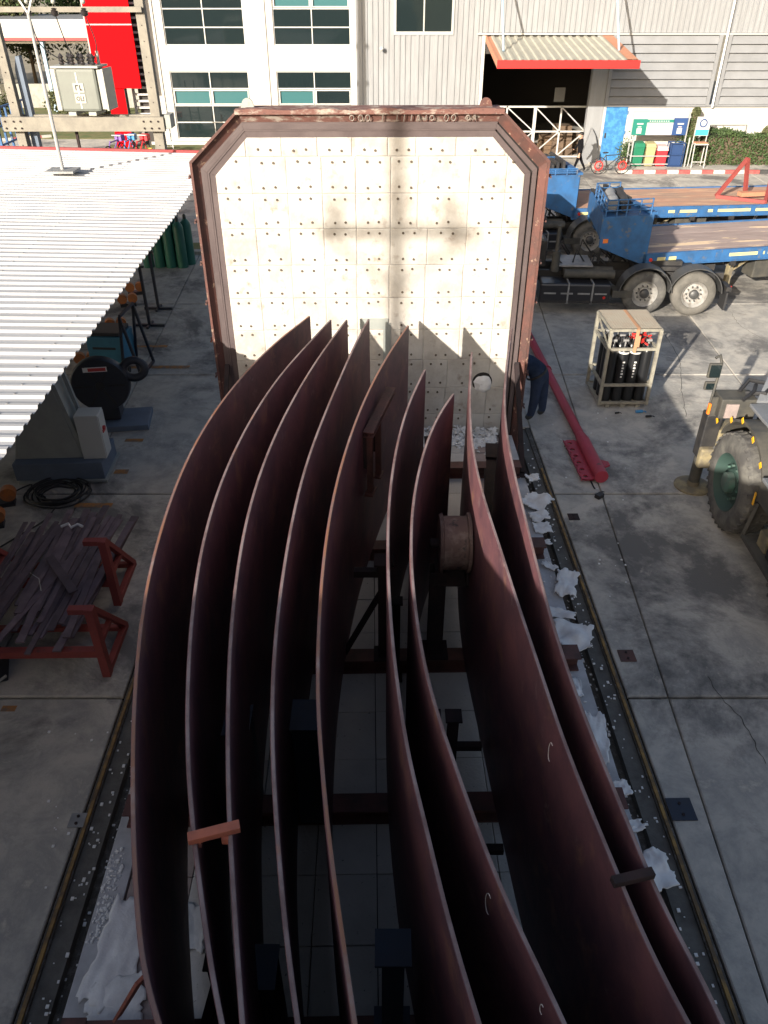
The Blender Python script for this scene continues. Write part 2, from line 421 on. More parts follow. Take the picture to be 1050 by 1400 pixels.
# orange floor markings (left bay) - flat paint
pm = MB()
for (a, b, c, dd) in ((0,965,24,973),(100,688,155,694),(155,642,177,648),(170,600,197,604),(150,500,260,504),(160,472,230,475)):
    p, q = W(a, dd), W(c, b); pm.add([(p.x,p.y,.004),(q.x,p.y,.004),(q.x,q.y,.004),(p.x,q.y,.004)], [(0,1,2,3)])
struct(pm.build('floor_marking', M['orange_paint']))

# pit with rails, in the furnace-car frame (rotated by YAW)
def carframe(o): o.rotation_euler = (0, 0, YAW); return o
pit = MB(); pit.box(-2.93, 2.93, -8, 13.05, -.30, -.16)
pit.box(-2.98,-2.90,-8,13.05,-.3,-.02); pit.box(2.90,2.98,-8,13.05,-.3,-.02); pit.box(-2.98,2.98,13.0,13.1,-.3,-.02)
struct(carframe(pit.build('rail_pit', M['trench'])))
for s in (-1, 1):
    r = MB(); x = s*2.56
    r.box(x-.035,x+.035,-8,12.9,-.09,-.045); r.box(x-.01,x+.01,-8,12.9,-.15,-.09); r.box(x-.07,x+.07,-8,12.9,-.16,-.145)
    struct(carframe(r.build('rail', M['rail_steel'])))
    kk = MB(); kk.box(s*2.72, s*2.90, -8, 12.9, -.16, -.055)
    struct(carframe(kk.build('pit_ledge', M['pit_concrete'])))
    e = MB(); e.box(s*2.915, s*2.948, -8, 12.7 if s < 0 else 11.4, -.05, .006)
    struct(carframe(e.build('pit_edge_angle', M['yellow_edge'])))
# crumbs in the pit and by the car
cr = MB()
for i in range(700):
    s = random.choice((-1, 1)); x = s*random.uniform(2.50, 2.88); y = random.uniform(.5, 12.5); r = random.choice((.006,.009,.014))
    z = -.155 if abs(x) < 2.72 else -.05
    cr.box(x-r, x+r, y-r*random.random()*2, y+r, z, z+r)
carframe(cr.build('pit_debris', M['fibre_white'], stuff=True))
cr = MB()
for i in range(110):
    p = W(random.uniform(722,860), random.uniform(560,860)) if random.random() < .5 else W(random.uniform(60,170), random.uniform(1000,1390))
    if abs(p.x) < 3.1: continue
    r = random.choice((.006,.009,.013)); cr.box(p.x-r, p.x+r, p.y-r, p.y+r, .001, r)
cr.build('ground_debris', M['fibre_white'], stuff=True)
# anchor plates set in the slabs
def anchor(px, py, lab, mt, w=.2):
    p = W(px, py); t = thing('floor_plate', lab, 'steel plate', p, YAW, 'steel plates set in the floor beside the rails')
    m = MB(); m.box(-w/2, w/2, -w/2, w/2, .002, .014); m.build('plate', mt, t, bevel=.003)
    b = MB(); 
    for i in (-1, 1): b.cyl((i*w*.0, i*w*.25, .014), (0, i*w*.25, .024), .016, n=8)
    b.build('bolt', M['dark_steel'], t)
anchor(106,1122,'small pale steel plate in the floor beside the left rail pit', M['grey_plate'], .16)
anchor(931,1107,'dark blue grey steel plate in the floor near the lower right edge', M['navy_steel'], .26)
anchor(857,897,'rusty steel plate beside the right rail pit opposite a white fibre scrap', M['brown_steel'], .2)
anchor(784,707,'farthest small steel plate beside the right rail pit, below the red tube', M['dark_steel'], .17)

# ================================================================== FURNACE CAR
car = thing('furnace_car', 'low flat furnace car with pale refractory block deck carrying curved steel plates', 'furnace car', (0,0,0), YAW)
fr = MB(); fr.box(-2.40,2.40,-1.8,11.9,.05,.30); fr.build('chassis', M['dark_steel'], car)
cb = MB()
for s in (-1, 1): cb.box(s*2.22, s*2.45, -1.8, 11.9, .02, .385)
cb.each('side_curb', M['curb_grey'], car, bevel=.006)
nx = 8; w = 4.40/nx; L_ = .62
protos = []
for k in range(3):
    m = MB(); m.box(.004, w-.004, .004, L_-.004, .30, .40-.003*k); protos.append(m)
first = {}
for i in range(nx):
    for j in range(22):
        y = -1.75+L_*j
        if y+L_ > 11.95: continue
        key = (random.randrange(3), i in (0, nx-1))
        if key not in first:
            first[key] = protos[key[0]].build('refractory_block', M['refractory_pink' if key[1] else 'refractory'], car, bevel=.006)
            first[key].location = (-2.2+w*i, y, 0)
        else: inst(first[key], car, (-2.2+w*i, y, 0), (0,0,0))
# ---- cross beams
def hbeam(m, a, b, h=.2, w=.2, t=.018):
    a, b = Vector(a), Vector(b)
    for dz in (h/2-t/2, -h/2+t/2): m.bar(a+Vector((0,0,dz)), b+Vector((0,0,dz)), w, t)
    m.bar(a, b, t, h-2*t)
ybeam = [10.55, 8.45, 6.35, 4.42, 2.5, .7]
names = ['farthest cross beam of the row, next to the white door', 'second cross beam from the white door, under the plates', 'third cross beam from the white door, under the plates',
         'fourth cross beam from the white door, under the plates', 'second nearest cross beam, under the plates', 'nearest cross beam, under the plates']
for y, nm in zip(ybeam, names):
    t = thing('cross_beam', 'brown steel H-section, '+nm, 'steel beam', (-math.sin(YAW)*y, y, .402), YAW, 'steel beams laid across the furnace car')
    m = MB(); hbeam(m, (-2.36,0,.1), (2.36,0,.1)); m.build('web_and_flanges', M['brown_steel'], t)
    m = MB()
    for s in (-1, 1):
        m.box(s*2.18, s*2.362, -.115, .115, .2, .215)
    m.build('end_plate', M['brown_steel'], t)

# ================================================================== CURVED PLATES
PL = {
1: ([(423,432),(370,470),(300,545),(255,625),(230,690),(208,765),(195,830),(186,910),(181,1000),(181,1093),(183,1178),(188,1254),(195,1330),(216,1400)], 'tall curved steel plate, outermost on the left, following the car edge'),
2: ([(452,437),(412,480),(375,519),(328,595),(298,667),(280,728),(268,790),(260,860),(255,950),(256,1045),(262,1119),(272,1207),(281,1271),(290,1336),(303,1400)], 'second tall curved plate from the left, under the short orange bar'),
3: ([(474,437),(448,470),(418,514),(375,590),(344,676),(328,752),(318,830),(313,900),(311,980),(311,1045),(313,1116),(316,1174),(320,1239),(324,1304),(331,1400)], 'third tall curved plate from the left, under the right end of the orange bar'),
4: ([(504,436),(486,468),(470,505),(437,581),(409,657),(392,752),(380,830),(374,900),(371,980),(373,1045),(377,1116),(382,1187),(390,1271),(398,1336),(407,1400)], 'fourth curved plate from the left, its tip before the grey patch on the door'),
5: ([(558,445),(540,470),(518,505),(485,571),(456,667),(443,752),(435,850),(434,930),(435,980),(440,1045),(446,1116),(454,1181),(464,1255),(475,1330),(485,1400)], 'middle tall curved plate with orange edge, left of the bracket frame'),
6: ([(581,505),(566,535),(551,571),(538,629),(531,686),(529.5,754),(532,819),(537,891),(545,946),(552,1000),(564,1060),(578,1112),(596,1190),(614,1262),(632,1325),(655,1400)], 'fourth curved plate from the right, pale edged, just left of the centre gap'),
7: ([(620,538),(603,560),(589,586),(571,638),(562,696),(560,754),(565,819),(575,891),(588,943),(602,990),(620,1040),(641,1100),(665,1169),(692,1229),(714,1280),(742,1335),(772,1400)], 'third curved plate from the right, with the lowest tip, beside the drum'),
8: ([(645,481),(641.5,543),(642,590),(649,635),(661,682),(674,720),(688,760),(705,819),(724,872),(743,930),(759,980),(776,1028),(797,1080),(820,1137),(847,1200),(873,1265),(900,1323),(938,1394)], 'second curved plate from the right, broad and partly sunlit'),
9: ([(700,447),(692,500),(688,545),(690,580),(697,620),(708,668),(719,710),(731,762),(744,812),(758,862),(776,918),(796,972),(824,1042),(848,1100),(866,1143),(886,1194),(911,1248),(938,1298),(964,1346),(986,1394)], 'rightmost tall curved plate, following the right edge of the car'),
}
ZT, ZB, TH = 3.0, .605, .027
def plate(k, pix, lab):
    pts = [W(a, b, ZT) for a, b in pix]
    d = (pts[-1]-pts[-2]).normalized(); d2 = (pts[-2]-pts[-3]).normalized()
    turn = (d-d2)*.4; p = pts[-1]; dd = d.copy()
    while p.y > -1.2:
        dd = (dd+turn*.35).normalized()
        if dd.y > -.6: dd = Vector((dd.x*.6, -1, 0)).normalized()
        p = p+dd*.45; pts.append(p)
    pts = relax(smooth_path(pts, 110), 22)
    # resample in equal lengths
    n = len(pts); o = pts[0].copy(); o.z = ZB
    m = MB(); vs = []; NZ = 6
    for i, p in enumerate(pts):
        t = (pts[min(i+1, n-1)]-pts[max(i-1, 0)]).normalized(); r = Vector((-t.y, t.x, 0))
        for s in (1, -1):
            for j in range(NZ+1):
                f = j/NZ
                bulge = 0.0
                q = p+r*(s*TH/2+bulge); vs.append(Vector((q.x, q.y, ZB+(ZT-ZB)*f))-o)
    K = NZ+1; fs = []
    for i in range(n-1):
        a, b = i*2*K, (i+1)*2*K
        for j in range(NZ):
            fs.append((a+j, b+j, b+j+1, a+j+1)); fs.append((a+K+j+1, b+K+j+1, b+K+j, a+K+j))
    m.add(vs, fs); m.cur = 1
    ed = []
    for i in range(n-1):
        a, b = i*2*K, (i+1)*2*K
        ed.append((a+K-1, b+K-1, b+2*K-1, a+2*K-1)); ed.append((a, a+K, b+K, b))
    for j in range(NZ):
        ed.append((j, j+1, K+j+1, K+j)); e = (n-1)*2*K; ed.append((e+j, e+K+j, e+K+j+1, e+j+1))
    for f in ed: m.f.append(list(f)); m.mi.append(1)
    ob = m.build('curved_plate', [M['primer'], M['rust_edge' if k in (1, 5) else 'primer_edge']], None, smooth=True)
    md = ob.modifiers.new('bevel', 'BEVEL'); md.width = .004; md.segments = 1; md.limit_method = 'ANGLE'; md.angle_limit = R(50)
    ob.location = o
    tag(ob, lab, 'steel plate', 'curved steel plates standing on the furnace car')
    marks.append((k, ob, pts)); return pts
marks = []
paths = {k: plate(k, *PL[k]) for k in PL}
for k, ob, pts in marks:
    for (kk, yy, z0, side, sz) in ((8,3.35,2.72,-1,.085),(7,2.35,2.70,-1,.09),(7,1.75,2.82,-1,.04)):
        if kk != k: continue
        i = min(range(len(pts)), key=lambda q: abs(pts[q].y-yy)); tg = (pts[i+1]-pts[i-1]).normalized(); nr = Vector((-tg.y, tg.x, 0))
        if nr.x > 0: nr = -nr
        c_ = pts[i]+nr*(TH/2+.003); c_.z = z0; m = MB()
        arc = [c_+tg*(sz*.45*math.cos(R(a)))+Vector((0,0,sz*math.sin(R(a)))) - ob.location for a in range(70, 300, 14)]
        m.tube(arc, .0022, 4); m.build('chalk_mark', M['white_print'], ob)
def px_at(k, y):
    P = paths[k]
    for i in range(len(P)-1):
        if P[i].y >= y >= P[i+1].y:
            f = (P[i].y-y)/(P[i].y-P[i+1].y+1e-9); return P[i].x*(1-f)+P[i+1].x*f
    return P[-1].x

# bars resting on the plate tops
def restbar(k1, p1, p2, lab, mt, w=.05, h=.04, blocks=True):
    a, b = W(*p1, ZT+h/2+.002), W(*p2, ZT+h/2+.002); c = (a+b)/2
    t = thing('spacer_bar', lab, 'steel bar', (c.x, c.y, ZT))
    m = MB(); m.bar(a-Vector((c.x,c.y,ZT)), b-Vector((c.x,c.y,ZT)), w, h); m.build('bar', mt, t, bevel=.004)
    return t
t = restbar(2, (257,1147), (328,1129), 'short orange rust angle bar lying across two plate tops at the lower left', M['orange_bar'], .06, .045)
m = MB(); 
for (a, b) in ((270,1148),(308,1143)):
    q = W(a, b, ZT)-Vector(t.location); m.box(q.x-.02, q.x+.02, q.y-.02, q.y+.015, -.05, .0)
m.each('lug', M['orange_bar'], t)
restbar(8, (837,1206), (893,1193), 'short dark steel bar lying across the two rightmost plate tops', M['dark_steel'], .05, .045)
# orange wedge leaning on plate 1
a, b = W(193,1338, ZT-.5), W(160,1392, .9); 
m = MB(); m.bar(Vector((0,0,0)), b-a, .07, .02); ob = m.build('flat_bar', M['orange_bar']); ob.location = a
tag(ob, 'orange flat steel strip leaning against the leftmost plate at the bottom left', 'steel bar')

# supports between plates: portal frames on the beams
def support(x, y, z1, lab, w=.13, brace=None, mt='dark_steel', top=True, bar=None):
    t = thing('support_post', lab, 'steel post', (x, y, .602))
    h = z1-.602
    m = MB(); hbeam_v(m, (0,0,.02), h, w); m.build('post', M[mt], t)
    m = MB(); m.box(-w*.9, w*.9, -w*.9, w*.9, 0, .02); m.build('base_plate', M[mt], t)
    if top:
        m = MB(); m.box(-w*.8, w*.8, -w*.8, w*.8, h+.02, h+.04); m.build('cap_plate', M[mt], t)
    if brace:
        m = MB(); m.bar((0,0,h*.75), (brace[0],brace[1],.03), .07, .05); m.build('brace', M[mt], t)
    if bar:
        m = MB(); m.bar((0,0,h*.9), (bar[0], bar[1], h*.9), .08, .08); m.build('rail', M[mt], t)
    return t
def hbeam_v(m, p, h, w):
    x, y, z = p; t = .012
    m.box(x-w/2, x+w/2, y-w/2, y-w/2+t, z, z+h); m.box(x-w/2, x+w/2, y+w/2-t, y+w/2, z, z+h); m.box(x-t/2, x+t/2, y-w/2+t, y+w/2-t, z, z+h)
mid = lambda a, b, y: (px_at(a, y)+px_at(b, y))/2
support(.0, 6.36, 1.95, 'dark steel post with a diagonal brace, right of the middle plate', brace=(-.45,0), bar=(-.32,.0))
support(.58, 6.42, 1.80, 'dark steel post under the dirty drum, between the third and second plates from the right', w=.17, top=False)
support(.13, 6.0, 1.7, 'slim dark steel post just behind the pale twisting plate', w=.08)
support(.42, 4.45, 1.75, 'left of two close dark posts near the centre of the car', w=.09)
support(.60, 4.45, 1.75, 'right of two close dark posts near the centre of the car', w=.09)
support(.06, 2.52, 1.75, 'nearest dark post with a navy cap at the bottom centre', w=.15, mt='navy_steel')
support(-1.14, 2.5, 1.6, 'dark slanting frame post near the bottom left between plates', w=.07, brace=(-.25,-.6))
support(-1.1, 8.45, 2.1, 'dark post between the second and third plates, deep in shade', w=.12)
support(.62, 8.45, 2.2, 'dark post behind the drum with its cap near the top', w=.14)
support(1.28, 8.45, 1.1, 'short dark post between the two rightmost plates, near the white door', w=.10)
def bluebox(x, y, dx, dy, z1, lab):
    t = thing('steel_box', lab, 'steel box', (x, y, .602)); m = MB(); m.box(-dx/2, dx/2, -dy/2, dy/2, 0, z1-.602); m.build('box', M['navy_steel'], t, bevel=.01)
    m = MB(); m.box(-dx/2-.015, dx/2+.015, -dy/2-.015, dy/2+.015, z1-.6, z1-.585); m.build('lid', M['navy_steel'], t)
bluebox(mid(4,5,3.9)-.02, 4.35, .24, .3, 1.9, 'tall dark blue steel box between the fourth and middle plates')
bluebox(mid(2,3,3.9)+.0, 4.38, .2, .3, 1.8, 'tall dark blue steel box between the second and third plates')
bluebox(mid(3,4,3.0)+.0, 2.48, .2, .26, 1.6, 'low dark blue steel box between the third and fourth plates near the bottom')
# horizontal ties between supports, visible as dark bars over the deck
def tie(a, b, lab, w=.07):
    a, b = Vector(a), Vector(b); c = (a+b)/2; m = MB(); m.bar(a-c, b-c, w, w); ob = m.build('tie_bar', M['dark_steel'], bevel=.004); ob.location = c
    tag(ob, lab, 'steel bar', 'dark tie bars laid low between the plates')
tie((px_at(7,4.9), 4.95, .75), (px_at(8,4.9)-.05, 4.95, .75), 'low dark bar between the third and second plates from the right, beyond the close posts')
tie((px_at(7,3.9), 3.85, .75), (px_at(8,3.9)-.05, 3.85, .75), 'low dark bar between the third and second plates from the right, nearer the camera')
tie((px_at(5,2.3), 2.15, .8), (px_at(6,2.3), 2.15, .8), 'low dark bar between the middle plate and the pale twisting plate at the bottom')
tie((px_at(1,2.3)+.05, 2.5, .8), (px_at(2,2.3)+.1, 2.5, .8), 'low dark bar between the two leftmost plates at the bottom left')
# bracket frame near plate 5
t = thing('bracket_frame', 'dark steel bracket frame fixed to the right face of the middle plate', 'steel frame', (-.165, 7.85, 1.84), R(-13))
m = MB(); hbeam(m, (0,-.08,.85), (0,1.15,.85), .07, .12, .012); m.build('top_beam', M['brown_steel'], t)
for i, y in enumerate((.0,.42)):
    m = MB(); hbeam_v(m, (0,y,.02), .78, .065); m.build('post', M['brown_steel'], t)
m = MB(); m.box(-.06,.05,-.08,.14,0,.02); m.box(-.06,.05,.34,.52,0,.02); m.each('base_plate', M['brown_steel'], t)
for y in (.0,.42,.9):
    m = MB(); m.box(-.09,-.0,y-.01,y+.01,.35 if y < .5 else .7,.8); m.build('web_plate', M['dark_steel'], t)
# dirty drum on post
t = thing('roller_drum', 'dirty rust stained drum roller between the third and second plates from the right', 'drum', (.745, 6.45, 2.14))
pr = [(a_*.85,b_*.84) for a_, b_ in [(-.20,.02),(-.20,.36),(-.16,.38),(-.15,.34),(.13,.34),(.14,.38),(.18,.38),(.18,.30),(.15,.27),(.15,.02)]]
m = MB(); m.lathe(pr, (0,0,0), (1,0,0), 32); m.build('drum', M['drum_dirty'], t, smooth=True)
m = MB(); m.cyl((-.26,0,0), (.22,0,0), .05, n=14); m.build('axle', M['dark_steel'], t, smooth=True)
m = MB(); m.box(-.20,-.17,-.12,.12,-.46,-.30); m.box(.13,.16,-.12,.12,-.46,-.30); m.box(-.20,.16,-.14,.14,-.48,-.46); m.build('saddle', M['dark_steel'], t)
# beam between plates 8 and 9
t = thing('packing_beam', 'dark steel beam lying lengthwise between the two rightmost plates near the door', 'steel beam', (1.60, 9.4, .604), R(-6))
m = MB(); hbeam(m, (0,-.95,.22), (0,1.0,.22), .44, .24, .03); m.build('section', M['dark_steel'], t)
m = MB(); m.box(-.13,.13,.6,1.02,.44,.48); m.build('packing_plate', M['dark_steel'], t)

# ================================================================== FURNACE DOOR (white insulated end wall)
DY = 11.93
door = thing('furnace_door', 'tall eight-sided furnace door faced with white studded insulation in a rusty frame', 'furnace door', (-math.sin(YAW)*DY, DY, 0), YAW)
def octo(hw, ht, zt, zc, z0=.06): return [(-hw,z0),(-hw,zc),(-ht,zt),(ht,zt),(hw,zc),(hw,z0)]
def ring(m, A, B, y0, y1):
    """solid band between outline A (outer) and B (inner)"""
    n = len(A)
    for i in range(n-1):
        a, b, c, d = A[i], A[i+1], B[i+1], B[i]
        P = [Vector((p[0],0,p[1])) for p in (a, b, c, d)]
        m.prism(P, (0,y0,0), (0,y1,0))
OUT = octo(2.57,1.84,5.52,4.87); O2 = octo(2.535,1.825,5.49,4.85); GR = octo(2.44,1.79,5.36,4.76); G2 = octo(2.35,1.77,5.27,4.71); WH = octo(2.24,1.74,5.17,4.67)
m = MB(); m.prism([Vector((x,0,z)) for x, z in octo(2.5,1.8,5.45,4.8)], (0,.16,0), (0,.42,0)); m.build('steel_shell', M['rust_frame'], door)
for i, nm in enumerate(['frame_side','frame_corner','frame_top','frame_corner','frame_side']):
    # outer channel: lip + sloping face
    m = MB()
    a, b, c, d = OUT[i], OUT[i+1], O2[i+1], O2[i]
    m.prism([Vector((p[0],0,p[1])) for p in (a, b, c, d)], (0,-.10,0), (0,.42,0))
    c2, d2 = GR[i+1], GR[i]
    A = [Vector((d[0],-.06,d[1])), Vector((c[0],-.06,c[1])), Vector((c2[0],.03,c2[1])), Vector((d2[0],.03,d2[1]))]
    B = [Vector((d[0],.2,d[1])), Vector((c[0],.2,c[1])), Vector((c2[0],.2,c2[1])), Vector((d2[0],.2,d2[1]))]
    m.add(A+B, [(0,1,2,3),(7,6,5,4),(0,4,5,1),(1,5,6,2),(2,6,7,3),(3,7,4,0)])
    m.build(nm, M['frame_top' if nm == 'frame_top' else 'rust_frame'], door)
def gaps(A, B, y):
    for i in range(5):
        m = MB(); a, b, c, d = A[i], A[i+1], B[i+1], B[i]
        m.prism([Vector((p[0],0,p[1])) for p in (a, b, c, d)], (0,y if i >= 3 else .004,0), (0,.2,0)); m.build('gap_strip', M['black_gap' if i >= 3 else 'frame_inner'], door)  # right side: shade in the gap between frame sheets is put into the colour
gaps(GR, octo(2.415,1.785,5.34,4.75), .05)
m = MB(); ring(m, octo(2.415,1.785,5.34,4.75), G2, .0, .2); m.build('inner_frame', M['frame_inner'], door, bevel=.004)
gaps(G2, octo(2.325,1.762,5.25,4.70), .06)
m = MB(); ring(m, octo(2.325,1.762,5.25,4.70), octo(2.235,1.738,5.165,4.668), .015, .2); m.build('inner_frame', M['frame_inner'], door, bevel=.004)
m = MB(); vs = []; n = 90
for i in range(n+1):
    x = -1.86+3.72*i/n; w_ = .018+.03*noise.noise(Vector((x*2.2,0,0)))+.012*noise.noise(Vector((x*11,3,0)))
    vs += [Vector((x,-.104,5.47)), Vector((x,-.108,5.515+w_)), Vector((x,.06,5.52+w_*.8)), Vector((x,.06,5.47))]
m.add(vs, [(4*i+k, 4*i+(k+1) % 4, 4*i+4+(k+1) % 4, 4*i+4+k) for i in range(n) for k in range(4)]); m.build('bent_lip', M['frame_top'], door)
# chalk writing strokes on the frame top
m = MB(); x = -.25
while x < 1.5:
    k = random.random(); zc = 5.42; hh = .035+random.random()*.015; ww = .03
    cc = Vector((x, -.034, zc))
    if k < .45:
        pts = [cc+Vector((math.cos(a)*ww, (math.sin(a)*hh)*-.7-.0, math.sin(a)*hh)) for a in [2*PI*q/10 for q in range(10)]]
        pts = [Vector((p.x, -.006-(p.z-5.36)*.69-.012, p.z)) for p in pts]
        m.tube(pts, .007, 4, closed=True)
    elif k < .8:
        m.bar((x, -.006-(zc-hh-5.36)*.69-.012, zc-hh), (x+.01, -.006-(zc+hh-5.36)*.69-.012, zc+hh), .012, .01)
    else: 
        for q in (-.02,.02): m.bar((x+q, -.006-(zc-hh-5.36)*.69-.012, zc-hh), (x+q*.3, -.006-(zc+hh-5.36)*.69-.012, zc+hh), .010, .01)
    x += random.choice((.09,.10,.12,.2)); random.random()
m.build('chalk_writing', M['chalk'], door, stuff=True)
# insulation boards, clipped to the octagon
def clip(poly, outline):
    """Sutherland-Hodgman against convex outline (clockwise in x,z listing from bottom left)"""
    pts = poly; O = outline; n = len(O)
    for i in range(n):
        a, b = O[i], O[(i+1) % n]; out = []
        def inside(p): return (b[0]-a[0])*(p[1]-a[1])-(b[1]-a[1])*(p[0]-a[0]) <= 1e-9
        for j in range(len(pts)):
            p, q = pts[j], pts[(j+1) % len(pts)]; ip, iq = inside(p), inside(q)
            if ip: out.append(p)
            if ip != iq:
                d1 = (b[0]-a[0])*(p[1]-a[1])-(b[1]-a[1])*(p[0]-a[0]); d2 = (b[0]-a[0])*(q[1]-a[1])-(b[1]-a[1])*(q[0]-a[0])
                t = d1/(d1-d2); out.append((p[0]+(q[0]-p[0])*t, p[1]+(q[1]-p[1])*t))
        pts = out
        if len(pts) < 3: return []
    return pts
OC = octo(2.235,1.738,5.165,4.668,.40)
zs = [.40,.80,1.30,1.81,2.33,2.86,3.375,3.92,4.42,4.92,5.2]
xs0 = [-2.3,-1.75,-1.24,-.73,-.24,.27,.83,1.42,1.95,2.3]
studs = MB()
for r in range(len(zs)-1):
    sh = random.uniform(-.03,.03)
    xs = [x+(sh if 0 < i < len(xs0)-1 else 0)+(-.16 if (i == 6 and r > 6) else 0)+(-.18 if (i == 7 and r in (0,1,2,9)) else 0) for i, x in enumerate(xs0)]
    for c in range(len(xs)-1):
        g_ = .0018
        poly = clip([(xs[c]+g_, zs[r]+g_), (xs[c]+g_, zs[r+1]-g_), (xs[c+1]-g_, zs[r+1]-g_), (xs[c+1]-g_, zs[r]+g_)], OC)
        if len(poly) < 3: continue
        cx = sum(p[0] for p in poly)/len(poly); cz = sum(p[1] for p in poly)/len(poly)
        f = -.0-random.uniform(0,.007)
        # pillowed board: rim + raised centre
        m = MB(); n = len(poly); b = .014
        inner = [(cx+(p[0]-cx)*(1-b/max(.12,abs(p[0]-cx)+.001)) , cz+(p[1]-cz)*(1-b/max(.12,abs(p[1]-cz)+.001))) for p in poly]
        tl, tr = random.uniform(-.006,.006), random.uniform(-.006,.006)
        vs = [Vector((p[0]-cx, f-.002+(p[0]-cx)*tl*2, p[1]-cz)) for p in inner]+[Vector((p[0]-cx, f+.004, p[1]-cz)) for p in poly]+[Vector((p[0]-cx, .15, p[1]-cz)) for p in poly]
        m.add(vs, [tuple(range(n))]+[(k, n+k, n+(k+1) % n, (k+1) % n) for k in range(n)]+[(n+k, 2*n+k, 2*n+(k+1) % n, n+(k+1) % n) for k in range(n)])
        ob = m.build('insulation_board', M['fibre_board'], door); ob.location = (cx, 0, cz)
        xm = (xs[c]+xs[c+1])/2
        for dz in ((.085, 1), (-.075, 0)):
            zz = zs[r]+dz[0] if dz[1] else zs[r+1]+dz[0]
            if r == len(zs)-2 and not dz[1]: continue
            for dx in (-.085, .085):
                X = xm+dx+random.uniform(-.012,.012); Z = zz+random.uniform(-.012,.012)
                if clip([(X-.03,Z-.03),(X-.03,Z+.03),(X+.03,Z+.03),(X+.03,Z-.03)], octo(2.2,1.71,5.13,4.64,.4)) == []: continue
                if abs(X) > 2.18 or (abs(X-1.86) < .2 and abs(Z-1.38) < .2): continue
                studs.cyl((X, f-.016, Z), (X, .0, Z), .017, .02, n=8)
studs.build('stud_heads', M['stud'], door, stuff=True)
# port plug with torn fibre
m = MB(); m.lathe([(.004,.10),(.010,.13),(.012,.16),(.002,.175)], (1.86,-.0,1.40), (0,-1,0), 24); m.build('port_ring', M['black_gap'], door)
m = MB(); vs = []; fs = []
n = 20
vs.append(Vector((1.87,-.05,1.36)))
for rr, dy in ((.06,-.065),(.12,-.045),(.158,-.012)):
    for k in range(n):
        a = 2*PI*k/n; q = rr*(1+.18*noise.noise(Vector((math.cos(a)*2, math.sin(a)*2, rr*9)))); vs.append(Vector((1.87+q*math.cos(a), dy+.018*noise.noise(Vector((a*2, rr*30, 1))), 1.36+q*math.sin(a))))
for k in range(n): fs.append((0, 1+k, 1+(k+1) % n))
for j in range(2):
    for k in range(n): fs.append((1+j*n+k, 1+(j+1)*n+k, 1+(j+1)*n+(k+1) % n, 1+j*n+(k+1) % n))
m.add(vs, fs); m.build('port_plug', M['fibre_white'], door, smooth=True)
m = MB(); m.box(-.20,.26,-.02,.0,2.35,2.52); m.box(.18,.30,-.024,.0,1.3,2.45); m.build('grey_patch', M['machine_grey'], door)
for x in (-1.70, 1.62):
    m = MB(); P = [Vector((x+.08*math.cos(a), 0, 5.57+.08*math.sin(a))) for a in [PI*q/8 for q in range(9)]]+[Vector((x-.11,0,5.50)), Vector((x+.11,0,5.50))]
    m.prism(P, (0,.1,0), (0,.14,0)); m.cyl((x,.095,5.58), (x,.145,5.58), .025, n=12); m.build('lifting_lug', M['machine_grey' if x < 0 else 'rust_frame'], door)
# latches along the sides
for s in (-1, 1):
    for k in range(7):
        m = MB(); z = .9+k*.62; m.cyl((s*2.57,.09,z+.025),(s*2.64,.09,z+.025),.02,n=6); m.cyl((s*2.61,.06,z+.025),(s*2.61,-.05,z+.025),.016,n=8); m.build('clamp_bolt', M['rust_frame'], door)
    m = MB(); m.bar((s*2.40,-.03,1.75), (s*2.42,-1.35,.43), .07, .07); m.build('diagonal_brace', M['dark_steel'], door)
    m = MB(); m.box(s*2.30, s*2.50, -1.45, -1.25, .39, .42); m.build('brace_foot', M['dark_steel'], door)
# torn fibre along the foot of the door
rub = MB()
for i in range(3000):
    x = random.uniform(-2.15, 2.15); y = DY-.03-abs(random.gauss(0,.20+.08*noise.noise(Vector((x*2,0,0))))); z = .405+max(0, .22-(DY-y)*.8)*random.random()
    r = random.uniform(.012,.05)
    c_ = Vector((x-math.sin(YAW)*DY, y, z+.004)); r *= 1.5; e1 = Vector((random.gauss(0,1), random.gauss(0,1), random.gauss(0,.35))).normalized(); e2 = Vector((-e1.y, e1.x, random.gauss(0,.3))).normalized()
    a_ = [c_+e1*r*random.uniform(.6,1.2), c_+e2*r*random.uniform(.4,1), c_-e1*r*random.uniform(.6,1.2), c_-e2*r*random.uniform(.4,1)]; up_ = Vector((0,0,.012+r*.2))
    for q_ in a_: q_.z = max(q_.z, .403)
    rub.add(a_+[c_+up_], [(0,1,4),(1,2,4),(2,3,4),(3,0,4)])
rub.build('torn_fibre', M['fibre_white'], stuff=True)

